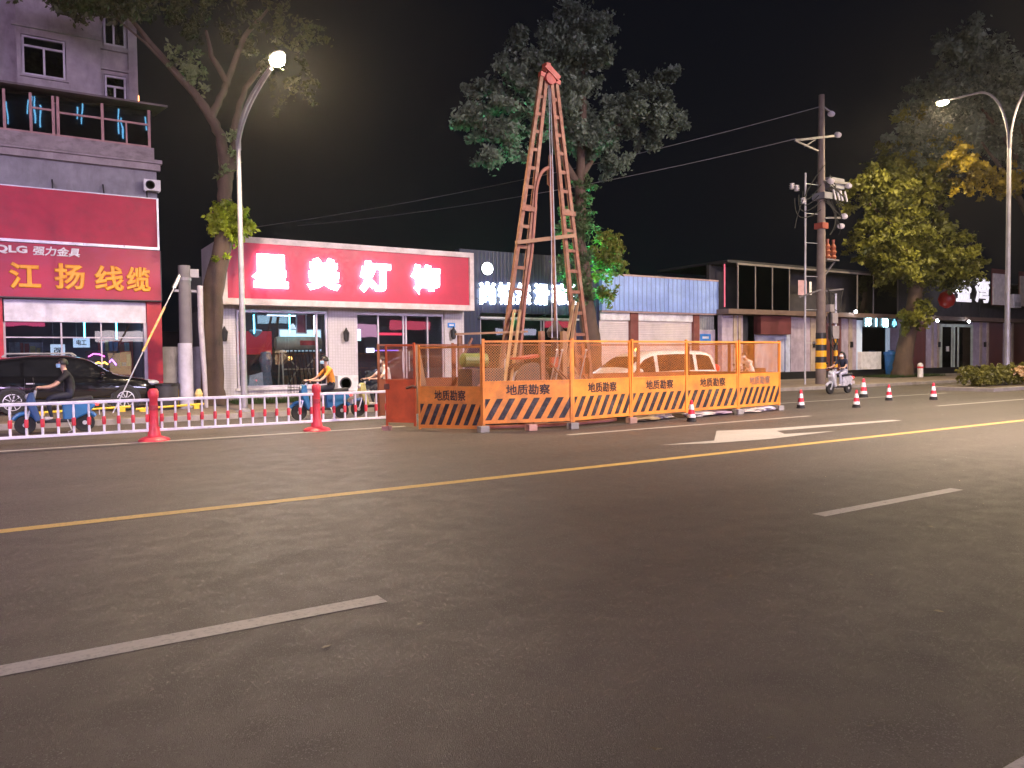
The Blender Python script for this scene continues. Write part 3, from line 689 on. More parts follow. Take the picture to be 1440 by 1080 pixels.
MB().box(-.6, 1.1, 0, .05, 0, .85).build('reflected_glow', emit('reflected_pale_blue', (.62, .88, 1), 1.4), t); MB().box(-.65, 1.15, .05, .12, -.05, .9).build('housing', WHITE, t)  # built behind the glass in place of a reflected light box
t = thing('chandelier', (7.55, 30.2, 2.5), 'small crystal chandelier hanging behind the lamp post', 'chandelier')
MB().lathe([(.02, .7), (.02, .32), (.22, .28), (.26, .22), (.12, .06), (.03, 0)], 14).build('bowl', pbr('crystal', (.7, .75, .8), .1, spec=1), t)
MB().tube([(0, 0, .7), (0, 0, 1.0)], .01, 5).build('chain', STEEL, t)
t = thing('pendant_lamp', (9.3, 30.6, 2.75), 'white three shade pendant lamp near the red scroll', 'pendant lamp')
for x in (-.2, .02, .24):
    MB().lathe([(.03, .2), (.09, .12), (.11, 0), (.1, 0)], 12, (x, 0, .1)).build('shade', emit('pendant_shade', (.9, .9, 1), .8), t)
MB().beam((-.2, 0, .3), (.24, 0, .3), .02).beam((.02, 0, .3), (.02, 0, .62), .02).build('bar', DARK, t)
t = thing('globe_lamp', (9.0, 30.7, 1.55), 'small amber glowing lamp below the beige tank', 'lamp')
MB().ball((0, 0, .12), .09).build('globe', emit('amber_globe', (1, .45, .1), 4), t); MB().tube([(0, 0, -.35), (0, 0, .04)], .015, 6).build('stem', DARK, t); MB().lathe([(.1, -1.25), (.1, -1.2), (.02, -1.18), (.02, -.35)], 10).build('base', DARK, t)
CARD = pbr('cardboard', (.34, .22, .13), .8)
for x, y, s_, lb in ((9.7, 30.6, .55, 'brown cardboard box, largest on the shop floor behind the water heater'), (9.1, 31.0, .42, 'brown cardboard box standing lower behind the heater frame')):
    t = thing('cardboard_box', (x, y, .3), lb, 'box', 'cartons in the shop window')
    MB().box(-s_/2, s_/2, -s_/2, s_/2, 0, s_*1.6).build('carton', CARD, t); MB().box(-.03, .03, -s_/2-.003, s_/2+.003, s_*1.6, s_*1.6+.004).build('tape', pbr('tape', (.5, .4, .25), .4), t)
t = thing('paper_bag', (7.35, 29.9, .3), 'white stack of folded bags low in the shop window', 'bag')
MB().add([(-.25, -.15, 0), (.35, -.15, 0), (.35, .2, 0), (-.25, .2, 0), (-.15, -.1, .72), (.33, -.1, .85), (.33, .15, .85), (-.15, .15, .72)], [(0, 1, 5, 4), (1, 2, 6, 5), (2, 3, 7, 6), (3, 0, 4, 7), (4, 5, 6, 7)]).build('bag', WHITE, t)
t = thing('floor_fan', (8.1, 30.9, .3), 'grey wrapped stand of lamps beside the white bags', 'lamp stand')
MB().lathe([(.22, 0), (.24, .4), (.18, .9), (.26, 1.3), (.2, 1.6), (.1, 1.65)], 9).build('wrap', pbr('plastic_wrap', (.35, .37, .45), .3), t, smooth=True); MB().lathe([(.3, -.0), (.3, .03), (.05, .05)], 12).build('base', DARK, t)
t = thing('ceiling_lamp', (9.0, 31.0, 3.35), 'pale strip lamp on the ceiling of the lighting shop', 'ceiling lamp')
MB().box(-.8, .8, -.05, .05, .05, .12).build('housing', WHITE, t); MB().box(-.78, .78, -.04, .04, .02, .05).build('diffuser', emit('shop_strip2', (.8, .85, 1), 5), t)
t = thing('display_cabinet', (11.4, 31.5, .3), 'white cabinet with a glowing pale panel behind the entrance glass', 'cabinet')
MB().box(0, .7, 0, .4, 0, 2.0).build('body', WHITE, t); MB().box(.05, .9, -.02, 0, 2.1, 2.6).build('glow_panel', emit('cabinet_panel', (.6, .95, 1), 2), t); MB().box(0, .95, 0, .1, 2.05, 2.65).build('frame', DARK, t)
t = thing('shop_light', (13.5, 31.6, 1.9), 'row of small violet and red shop lights behind the entrance glass', 'light')
MB().box(-.9, -.55, 0, .04, 0, .18).build('lamp', emit('white_small', (.9, .8, 1), 4), t); MB().box(-.5, .6, 0, .03, .06, .1).build('strip', emit('violet_strip', (.45, .2, 1), 2), t); MB().box(-.3, .9, 0, .03, .75, .86).build('strip', emit('red_strip', (.9, .05, .1), 1.2), t); MB().box(-1, 1, .04, .08, -.1, 1.2).build('board', DARK, t)

# ------------------------------------------------------------------ navy shop
NAVY = bandmat('navy_cladding', (.007, .011, .050), (.004, .006, .028), 0, .2, .8, .45, .4)
def navy_shop():
    O = (20, 29.5, .2)
    r = thing('shop_building', O, 'dark navy clad shop front carrying the glowing blue white characters', 'shop')
    MB().box(16.1, 23.8, 29.5, 29.9, 3.6, 6.35).box(16.1, 17.1, 29.5, 29.9, .2, 3.6).box(22.4, 23.8, 29.5, 29.9, .2, 3.6).build('wall', NAVY, r, O)
    MB().box(16.1, 23.8, 34, 34.2, .2, 6).build('rear_wall', NAVY, r, O)
    MB().box(17.0, 22.5, 29.3, 29.5, 3.34, 3.42).build('awning_rail', ALU, r, O)
    MB().box(16.1, 23.8, 29.9, 34, 6.0, 6.1).build('roof', DARK, r, O)
    f = MB()
    for x in (17.13, 18.4, 20.4, 20.55, 21.25, 22.35): f.box(x-.03, x+.03, 29.55, 29.62, .2, 3.3)
    f.box(17.13, 22.35, 29.55, 29.62, 3.3, 3.36)
    f = f.build('shopfront', WINFR, r, O)
    MB().box(17.13, 22.35, 29.58, 29.588, .2, 3.3).build('pane', DGLASS, f, O)
    MB().box(17, 22.4, 31.5, 31.6, .2, 3.6).build('back_wall', DIM, r, O)
    O = (20, 29.4, 3.9)
    r = thing('sign_lettering', O, 'row of blue white glowing characters mounted on the navy fascia', 'sign')
    LB = emit('blue_white_letter', (.72, .86, 1), 6.5)
    for i, (ch, x) in enumerate(zip('尚铂然滑动力', (17.43, 18.38, 19.32, 20.32, 21.32, 22.2))):
        text('character', ch, .82, .98, .1, (x, 29.4, 4.46+.02*i), LB, r, O, .03)
    MB().box(16.95, 22.7, 29.46, 29.5, 4.2, 4.26).box(16.95, 22.7, 29.46, 29.5, 4.66, 4.72).build('rail', DARK, r, O)
    t = thing('disc_lamp', (17.45, 29.42, 5.55), 'round white glowing disc lamp above the first glowing character', 'lamp')
    MB().lathe([(.25, -.06), (.27, -.02), (.27, .02)], 28, (0, 0, 0), 'y').build('diffuser', emit('disc_light', (.9, .97, 1), 6), t); MB().lathe([(.29, .02), (.29, .08)], 28, (0, 0, 0), 'y').build('housing', DARK, t)
    t = thing('flood_lamp', (22.3, 28.9, 3.75), 'small green flood lamp on the navy shop corner behind the tree', 'lamp')
    MB().box(-.12, .12, -.08, .08, 0, .2).beam((0, .08, .1), (0, .6, .1), .03).build('housing', DARK, t); MB().box(-.1, .1, -.09, -.082, .02, .18).build('lens', emit('green_lens', (.25, 1, .55), 25), t)
    lamp('SPOT', (0, -.15, .15), 2600, (.06, 1, .36), t, (-2.9, -2.6, 1.9), 100, .8, .05)
navy_shop()

# ------------------------------------------------------------------ shuttered building with blue fascia
def shuttered():
    O = (28, 29.5, .2)
    r = thing('shop_building', O, 'shuttered shop with pale blue corrugated fascia and white roller doors', 'shop')
    MB().box(23.8, 31.85, 29.25, 29.5, 3.86, 5.58).build('fascia', bandmat('blue_corrugated', (.30, .44, .82), (.16, .24, .52), 0, .3, .82, .4, .8), r, O)
    MB().box(23.8, 31.85, 29.22, 29.7, 5.58, 5.66).box(23.8, 31.85, 29.3, 29.7, 3.78, 3.86).build('trim', pbr('fascia_trim', (.45, .32, .3), .6, dirt=(.2, .1, .08)), r, O)
    SH = bandmat('white_shutter', (.72, .64, .62), (.48, .42, .42), 2, .09, .86, .45, .5)
    for x0, x1 in ((23.9, 25.78), (26.3, 30.2)):
        MB().box(x0, x1, 29.62, 29.66, .2, 3.78).build('shutter', SH, r, O)
        MB().box(x0, x1, 29.52, 29.62, 3.4, 3.78).build('shutter_box', WHITE, r, O)
    DR = pbr('dark_red_pier', (.20, .06, .05), .6, dirt=(.32, .2, .16), dfac=.5)
    MB().box(25.78, 26.3, 29.45, 29.8, .2, 3.78).build('pier', DR, r, O); MB().box(30.2, 30.62, 29.45, 29.8, .2, 3.78).build('pier', DR, r, O)
    MB().box(30.62, 31.85, 29.5, 29.8, .2, 2.95).build('wall', pbr('lilac_panel', (.46, .40, .50), .6), r, O)
    g = MB()
    for k in range(9): g.box(30.7+k*.13, 30.73+k*.13, 29.5, 29.53, 3.0, 3.7)
    g.box(30.64, 31.85, 29.5, 29.54, 2.95, 3.0)
    g.build('window_grille', ALU, r, O)
    MB().box(30.62, 31.85, 29.6, 29.62, 2.95, 3.78).build('window_pane', pbr('frosted_pane', (.35, .38, .42), .3), r, O)
    MB().box(23.8, 31.85, 29.82, 36, .2, 5.4).build('back_wall', DIM, r, O)
    plate((31.1, 29.485, 2.55), 'bigger blue address plate below the barred window', .8, .42)
    t = thing('wall_light', (26.04, 29.4, 1.8), 'small amber glowing lamp on the dark red pier', 'lamp')
    MB().ball((0, -.05, .1), (.07, .07, .12)).build('globe', emit('amber_globe2', (1, .5, .08), 6), t); MB().box(-.03, .03, 0, .05, 0, .2).build('bracket', DARK, t)
shuttered()

# ------------------------------------------------------------------ container row on the right
LIL = pbr('lilac_cladding', (.40, .34, .42), .55, dirt=(.2, .16, .2), dfac=.4, dscale=(2, 2, .3))
TAN = pbr('tan_cladding', (.42, .34, .28), .6, dirt=(.2, .15, .12), dfac=.4)
BRN = bandmat('brown_corrugated', (.17, .045, .03), (.07, .02, .015), 0, .16, .7, .3, .9)
def container_row():
    O = (45, 29, 0)
    r = thing('container_shops', O, 'dark two storey row of container shops with glass rail and black plinth', 'building')
    MB().box(31.85, 95, 28.9, 29.3, 0, .6).build('plinth', pbr('black_plinth', (.015, .015, .017), .5), r, O)
    b = MB()
    for x0, x1 in ((31.85, 33.5), (37.55, 39.3), (42.35, 43.85), (47.4, 49), (51.7, 53.3), (57.7, 59.9), (62.1, 63.6), (66, 68), (70, 74)): MB().box(x0, x1, 29, 29.3, .6, 3.8).build('lilac_panel', LIL, r, O)
    b = MB()
    for x0, x1 in ((32.7, 32.95), (33.1, 33.3), (39.3, 39.8), (43.0, 43.35), (49, 49.3), (52.3, 52.5), (53.0, 53.2), (58.6, 58.9), (59.6, 59.85), (63.2, 63.5)): MB().box(x0, x1, 28.94, 29, .6, 3.8).build('tan_strip', TAN, r, O)
    for x0, x1 in ((39.8, 42.35), (49.3, 51.7), (59.9, 62.1), (63.6, 66)): MB().box(x0, x1, 29.05, 29.3, .6, 3.8).build('shutter', BRN, r, O)
    for x in (32.85, 39.55, 43.2, 53.1, 59.2): MB().box(x-.09, x+.09, 28.84, 28.94, 2.0, 2.35).build('meter_box', BLACKP, r, O)
    MB().box(31.85, 95, 34, 34.2, 0, 6.4).box(33.5, 34.6, 29.6, 29.65, .6, 3.8).build('back_wall', DIM, r, O)
    # ledge and upper storey
    MB().box(31.7, 95, 28.4, 29.4, 3.82, 4.08).build('ledge', pbr('ledge_brown', (.16, .11, .09), .6), r, O)
    MB().box(31.85, 95, 29.9, 30.1, 4.08, 6.7).build('upper_wall', pbr('upper_dark_wall', (.055, .05, .055), .7, dirt=(.02, .02, .02)), r, O)
    rl = MB()
    for x in (32.56, 33.95, 35.35, 36.8, 43.2, 44.85, 47.5): rl.box(x-.03, x+.03, 28.5, 28.56, 4.08, 6.46)
    rl.box(32.5, 47.6, 28.49, 28.57, 6.46, 6.56)
    rl = rl.build('glazing_frame', pbr('silver_post', (.30, .27, .26), .4, .4), r, O)
    for a_, b_ in ((32.6, 33.9), (34, 35.3), (35.4, 36.77), (43.24, 44.8), (44.9, 47.4)): MB().box(a_, b_, 28.525, 28.533, 4.1, 6.44).build('pane', DGLASS, rl, O)
    MB().box(31.85, 95, 28.6, 34, 6.56, 6.7).build('roof', DARK, r, O)
    MB().box(34.62, 37.2, 28.7, 29.2, 2.75, 3.8).build('awning', pbr('dark_red_awning', (.12, .03, .035), .7), r, O)
    MB().box(34.6, 37.5, 29.1, 29.15, .6, 2.75).build('shutter', pbr('pale_door', (.42, .44, .58), .5, dirt=(.5, .4, .4)), r, O)
    MB().box(37.1, 37.5, 29.0, 29.1, .6, 3.75).build('door_jamb', pbr('jamb_blue', (.5, .55, .72), .5), r, O)
    # lit kiosk window
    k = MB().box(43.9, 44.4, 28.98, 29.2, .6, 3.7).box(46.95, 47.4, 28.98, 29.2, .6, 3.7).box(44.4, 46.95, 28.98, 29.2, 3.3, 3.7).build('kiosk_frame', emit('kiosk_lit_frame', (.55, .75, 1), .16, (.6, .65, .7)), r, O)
    MB().box(44.4, 46.95, 29.0, 29.01, .6, 3.3).build('pane', DGLASS, k, O)
    MB().box(44.4, 47, 30.6, 30.7, .6, 3.7).build('back_wall', pbr('kiosk_blue', (.05, .09, .2), .7), k, O)
    MB().box(43.9, 46, 28.7, 28.96, .62, 1.72).build('counter', WHITE, r, O)
    # double door
    d = MB().box(53.35, 53.6, 28.96, 29.06, .1, 3.6).box(57.4, 57.65, 28.96, 29.06, .1, 3.6).box(53.6, 57.4, 28.96, 29.06, 3.4, 3.6)
    for x in (55.2, 55.7, 54.9): d.box(x-.1, x+.1, 28.98, 29.04, .1, 3.4)
    d = d.build('door_frame', pbr('pale_green_frame', (.5, .58, .5), .45), r, O)
    MB().box(53.6, 57.4, 29.0, 29.01, .1, 3.4).build('pane', DGLASS, d, O); MB().box(54.15, 54.5, 28.97, 28.985, 1.7, 2.05).build('notice', WHITE, d, O)
    MB().box(53.3, 57.7, 30.8, 30.9, 0, 3.8).build('back_wall', DIM, r, O)
    t = thing('kiosk_sign', (45.6, 28.7, 3.3), 'small glowing cyan white characters over the kiosk window', 'sign')
    CY = emit('kiosk_letter', (.45, .85, 1), 5)
    for ch, x, h in (('邦', -1.05, .55), ('翰', .75, .6)): text('character', ch, .62, h, .06, (x, -.05, .28), CY, t, (0, 0, 0), .012)
    text('character', '小', .45, .5, .06, (1.75, -.05, .25), emit('kiosk_letter_dim', (.2, .7, 1), 1.6), t, (0, 0, 0), .02)
    MB().box(-.25, -.2, -.08, -.02, 0, .55).build('bar', CY, t); MB().box(-1.5, 2.1, 0, .05, -.05, .62).build('board', DARK, t)
    t = thing('character_sign', (56.5, 28.4, 5.1), 'two big faintly glowing white characters standing above the double door', 'sign')
    for ch, x in (('盛', -1.25), ('湾', 1.25)): text('character', ch, 1.9, 1.75, .12, (x, 0, .9), emit('dim_white_letter', (.95, .9, 1), .45, (.8, .78, .8)), t, (0, 0, 0), .022)  # letters get a faint glow of their own to read brighter
    MB().beam((-2.4, .15, .3), (2.4, .15, .3), .06).beam((-2.4, .15, 1.3), (2.4, .15, 1.3), .06).beam((-1.2, .15, -1.0), (-1.2, .15, 1.3), .05).beam((1.2, .15, -1.0), (1.2, .15, 1.3), .05).build('rack', DARK, t)
    for x0, x1, lb in ((59.3, 61.75, 'tall blank cream board on the upper storey, left of the lamp post'), (63.3, 67.5, 'wide blank cream board on the upper storey, right of the lamp post')):
        t = thing('hoarding_board', (x0, 28.4, 5.05), lb, 'board', 'blank cream boards')
        MB().box(0, x1-x0, 0, .08, 0, 2.25).build('panel', pbr('cream_board', (.78, .73, .68), .6, dirt=(.6, .55, .48)), t); MB().box(-.04, x1-x0+.04, .08, .14, -.04, 2.6).build('frame', pbr('board_frame', (.16, .05, .05), .6), t)
    t = thing('wall_speaker', (62.6, 28.3, 4.9), 'white cabinet fixed behind the lamp post at ledge height', 'cabinet')
    MB().box(-.5, .6, 0, .4, 0, 1.0).build('casing', WHITE, t, bevel=.02); MB().box(-.4, .5, -.006, 0, .1, .4).build('vent', ALU, t)
    t = thing('paper_lantern', (52.7, 28.2, 4.6), 'red round lantern half hidden by the right tree leaves', 'lantern')
    MB().lathe([(.1, 0), (.42, .2), (.55, .6), (.42, 1.0), (.1, 1.2)], 16).build('shade', emit('lantern_red', (.6, .02, .01), .03, (.22, .012, .01)), t, smooth=True); MB().tube([(0, 0, 1.2), (0, 0, 1.6)], .03, 6).lathe([(.12, -.05), (.12, .02)], 12).build('cap', DARK, t)
    def ledge_lamp(x, y, z, lb):
        t = thing('spot_lamp', (x, y, z), lb, 'lamp', 'small white spot lamps along the container ledge')
        MB().ball((0, -.08, 0), .09).build('bulb', emit('ledge_bulb', (.9, .93, 1), 30), t); MB().box(-.06, .06, -.02, .2, -.04, .1).build('housing', DARK, t)
    ledge_lamp(42.6, 28.3, 4.15, 'small bright spot lamp on the ledge near the utility pole')
    ledge_lamp(51.6, 28.3, 3.75, 'small bright spot lamp under the ledge beside the right tree trunk')
    ledge_lamp(53.7, 28.1, 5.85, 'small bright spot lamp up beside the red lantern')
    ledge_lamp(55.6, 28.3, 3.75, 'small dim spot lamp under the ledge over the double door')
    t = thing('poster', (37.5, 28.45, 5.0), 'pinkish poster pinned inside the upper glazing', 'poster')
    MB().box(0, .75, 0, .02, 0, .85).build('sheet', pbr('poster_pink', (.6, .38, .42), .6), t); MB().box(1.0, 1.2, 0, .02, .05, .8).build('strip', WHITE, t)
    t = thing('blue_bin', (46.5, 28.35, 0), 'blue plastic bin standing by the kiosk counter', 'bin')
    MB().lathe([(.3, .15), (.42, 1.5), (.46, 1.52), (.46, 1.7), (.1, 1.74)], 14).build('body', pbr('blue_plastic', (.03, .16, .5), .4), t); MB().lathe([(.2, 1.74), (.18, 1.8)], 10).build('lid', pbr('blue_plastic', (.03, .16, .5), .4), t)
    for x0, x1, lb in ((31.75, 31.95, 'thin red neon post at the end of the blue fascia'),):
        t = thing('glow_tube', (31.95, 28.9, 4.2), lb, 'neon light')
        MB().tube([(0, 0, 0), (0, 0, 2.3)], .035, 8).build('tube', emit('red_post', (.8, .12, .2), .5, (.5, .1, .12)), t); MB().box(-.06, .06, .03, .08, 0, 2.3).build('holder', DARK, t)
container_row()

# ------------------------------------------------------------------ trees
LF_A = leafmat('leaf_lamp_bright', (.22, .32, .025), (.46, .54, .05), .5); LF_B = leafmat('leaf_olive', (.035, .05, .015), (.075, .08, .025))  # tuft leaves carry the lamp's brightness in their colour
LF_C = leafmat('leaf_dark', (.075, .115, .085), (.19, .24, .18)); LF_D = leafmat('leaf_yellowish', (.05, .08, .02), (.27, .27, .045))
def tree(loc, label, limbs, crown, mat, tw=None, kind='tree', sz=.17, per=46, sig=.33, extra=None):
    """limbs: list of (points in world space, radii)"""
    r = thing(kind, loc, label, 'tree', 'street trees')
    b = MB()
    for pts, rr in limbs:
        P = [Vector(p) for p in pts]; Q = []; RR = []
        for i in range(len(P)-1):
            for k in range(4):
                t = k/4; q = P[i].lerp(P[i+1], t); j = .04*min(1, rr[i]/.15)
                Q.append(q + Vector((random.uniform(-j, j), random.uniform(-j, j), 0))); RR.append((rr[i]*(1-t)+rr[i+1]*t)*random.uniform(.95, 1.06))
        Q.append(P[-1]); RR.append(rr[-1])
        b.tube(Q, RR, 12)
    b.build('trunk', BARK, r, loc, smooth=True)
    leaves('crown', crown, mat, r, loc, sz, per, sig)
    for cl, m, s_, pr, sg in (extra or []): leaves('leafy_shoots', cl, m, r, loc, s_, pr, sg)
    return r
Y = 26.6
tree((5.2, Y, .18), 'forked tree with a bright green leafy tuft on its trunk, beside the left street lamp',
    [([(5.2, Y, .1), (5.22, Y, .7), (5.2, Y, 2.5), (5.35, Y, 4.1), (5.72, Y, 5.8), (5.75, Y, 7.0), (5.85, Y, 8.0)], [.5, .37, .35, .33, .27, .24, .24]),
     ([(5.85, Y, 7.8), (5.65, Y, 9.0), (5.35, Y, 9.65), (4.7, Y, 10.4), (3.7, Y, 11.5), (2.6, Y-.3, 12.6)], [.2, .17, .15, .12, .09, .04]),
     ([(5.35, Y, 9.5), (5.7, Y, 10.2), (5.95, Y+.2, 10.8), (5.45, Y, 11.5), (5.3, Y, 12.3)], [.13, .11, .1, .08, .04]),
     ([(5.95, Y+.2, 10.7), (6.35, Y+.3, 11.9), (6.7, Y+.4, 12.7), (7.4, Y+.4, 13.6)], [.1, .09, .08, .04]),
     ([(5.85, Y, 7.6), (6.1, Y+.1, 8.5), (6.2, Y+.2, 9.6), (6.6, Y+.4, 10.8), (7.6, Y+.4, 12.2)], [.17, .14, .11, .09, .04]),
     ([(4.7, Y, 10.4), (3.4, Y-.4, 11.4), (1.8, Y-.8, 12.4)], [.045, .035, .015])],
    [((5.2, Y+.6, 13.6), (3.2, 1.8, 1.3), 54), ((7.6, Y+.3, 12.6), (1.7, 1.6, 1.2), 26), ((8.4, Y+.2, 10.9), (1.0, 1.1, .5), 5), ((3.0, Y, 13.2), (1.7, 1.3, .9), 14),
     ((1.65, 25.6, 12.1), (.8, .6, .42), 42), ((.3, 25.6, 12.35), (.7, .5, .28), 18), ((2.6, 25.8, 12.25), (.5, .5, .35), 14)], LF_B, sz=.15, per=60, sig=.26,
    extra=[([((5.83, Y-.15, 6.15), (.62, .5, .62), 105), ((5.6, Y, 5.0), (.28, .3, .3), 4)], LF_A, .15, 44, .16),
           ([((4.5, Y-.1, 11.2), (.5, .4, .5), 12), ((5.0, Y-.1, 10.75), (.3, .3, .35), 6), ((6.0, Y-.3, 9.0), (.12, .1, .12), 2), ((6.05, Y-.2, 8.4), (.12, .1, .1), 2), ((5.7, Y-.3, 7.9), (.12, .1, .2), 2)], leafmat('leaf_pale', (.13, .17, .07), (.22, .26, .12)), .14, 36, .18)])
Y = 26.4
tree((20.9, Y, .18), 'big round crowned tree rising behind the red drilling derrick',
    [([(20.95, Y, .1), (20.9, Y, 2.0), (20.6, Y, 4.0), (20.3, Y, 6.5), (20.3, Y, 9.5)], [.46, .38, .34, .27, .22]),
     ([(20.3, Y, 8.8), (18.6, Y, 11), (17.0, Y, 12)], [.17, .12, .05]), ([(20.3, Y, 9.2), (22.0, Y+.3, 11.5), (24, Y+.4, 12.6)], [.17, .12, .05]), ([(20.3, Y, 9), (20.2, Y-.4, 12), (20.6, Y, 15)], [.2, .14, .05])],
    [((20.3, Y-.3, 10.8), (1.7, 1.2, .9), 12), ((19.6, Y, 12.7), (2.9, 2.4, 2.2), 51), ((20.6, Y, 15.2), (1.9, 1.8, 1.6), 31), ((16.8, Y, 11.2), (1.9, 1.9, 1.9), 28), ((23.4, Y, 12.2), (2.3, 2, 1.9), 34), ((24.6, Y, 12.6), (1.3, 1.2, 1.4), 10), ((23.0, Y, 10.2), (.9, .9, .7), 4), ((18.0, Y, 13.8), (1.5, 1.5, 1.2), 14), ((16.0, Y, 9.6), (.8, .8, .5), 3), ((24.9, Y-.3, 14.3), (.5, .5, .4), 3)],
    LF_C, sz=.19, per=300, sig=.35,
    extra=[([((19.9, Y-.3, 7.2), (.9, .8, 1.2), 40), ((20.4, Y-.2, 8.6), (.6, .6, .9), 14), ((19.6, Y-.4, 5.4), (.9, .8, .8), 44), ((20.0, Y-.3, 4.4), (.7, .6, .5), 20)], leafmat('leaf_mid_green', (.07, .13, .06), (.13, .19, .09), .5), .15, 46, .2),
           ([((21.45, Y-.4, 5.9), (.9, .8, 1.15), 68), ((21.3, Y-.4, 4.3), (.5, .5, .45), 14)], leafmat('leaf_yellow_green', (.10, .13, .025), (.20, .21, .04)), .15, 46, .2)])
Y = 27
tree((45.6, Y, .18), 'leaning pale trunked tree with yellowish leafy crown beside the kiosk',
    [([(45.5, Y, .1), (45.6, Y, 1.2), (46.1, Y, 3.0), (46.8, Y, 5.2), (46.6, Y, 7.5)], [.7, .52, .48, .4, .3]),
     ([(46.8, Y, 5.0), (48.5, Y, 8), (49.9, Y, 12), (50.6, Y, 14)], [.3, .22, .16, .1]), ([(46.6, Y, 7.0), (44, Y, 9.4), (42, Y, 10.4)], [.2, .13, .05])],
    [((45.8, Y, 8.6), (4.2, 2.6, 2.4), 150), ((48.6, Y-.6, 7.3), (3.4, 2.2, 2.0), 110), ((43.4, Y, 10.9), (2.8, 2.0, 2.2), 75), ((46.5, Y, 12.2), (3.2, 2.4, 1.6), 80), ((47.6, Y+.4, 14.6), (3.2, 2.2, 2.2), 70), ((44.0, Y-.6, 6.8), (1.8, 1.4, .8), 24), ((45.8, Y-.7, 3.9), (1.2, .8, 1.0), 12)], LF_D, sz=.25, per=85, sig=.36)
tree((62.5, 26.5, .18), 'tall dark tree towering behind the double arm lamp with yellow lit lower boughs',
    [([(62.5, 26.5, .1), (62.2, 26.5, 4), (61.6, 26.5, 9), (60.5, 26.5, 14), (58.5, 26.5, 19)], [.6, .46, .4, .3, .12]), ([(61.6, 26.5, 10), (55, 25.5, 13), (49, 24.2, 14.2)], [.24, .16, .06]), ([(60.8, 26.5, 13), (56, 26.2, 16), (51, 26, 18)], [.24, .16, .06])],
    [((53.5, 26.5, 18.6), (4.6, 3, 3.6), 150), ((48.2, 26.3, 16.4), (2.6, 2, 2.6), 60), ((58.5, 26.3, 18.0), (4.2, 3, 3.8), 105), ((51, 26.5, 21.4), (1.9, 1.6, 1.4), 26), ((45.6, 26.3, 14.0), (2.0, 1.6, 1.6), 28), ((62, 26.5, 19), (3, 3, 4), 60)], LF_C, sz=.28, per=110, sig=.42,
    extra=[([((43.4, 22.6, 12.2), (1.2, .9, 1.0), 26), ((45.2, 22.9, 11.6), (1.0, .9, 1.2), 18), ((48.0, 23, 11.6), (1.9, 1, .8), 24), ((50.5, 23, 11.9), (1.6, 1, 1.0), 18)], leafmat('leaf_lamp_lit', (.22, .17, .015), (.40, .30, .025)), .24, 46, .26)])  # boughs near the lamp have its yellow light put into the leaf colour
t = thing('marker_post', (45.0, 25.6, .15), 'short white marker post at the foot of the leaning tree', 'post')
MB().lathe([(.16, 0), (.16, .75), (.1, .85), (.02, .88)], 10).build('post', WHITE, t); MB().lathe([(.17, .55), (.17, .66)], 10).build('band', REDPL, t)

# planter with clipped hedge on the right
struct(MB().box(33.0, 110, 15.75, 18.3, -.02, .155).build('planter_kerb', KERB, bevel=.02))
sheet('planter_soil', 33.2, 110, 15.9, 18.15, .16, MC['verge_soil'])
h = leaves('hedge', [((x, 17.1, .62), (.5, .75, .40), 34) for x in np.arange(34.2, 62, .7)], leafmat('hedge_leaf', (.10, .11, .02), (.19, .18, .035), .2), None, (45, 17, .16), .12, 46, .13)
tag(h, 'clipped yellow green hedge along the kerbed planter at the right', 'hedge')
fl = leaves('flower_bush', [((36.8, 16.4, .75), (.5, .4, .35), 14)], leafmat('flower_leaf', (.5, .28, .08), (.7, .5, .3), .2), None, (36.8, 16.4, .16), .12, 30, .12)
tag(fl, 'small yellow and pink flowering bush in front of the hedge by the lamp', 'bush')

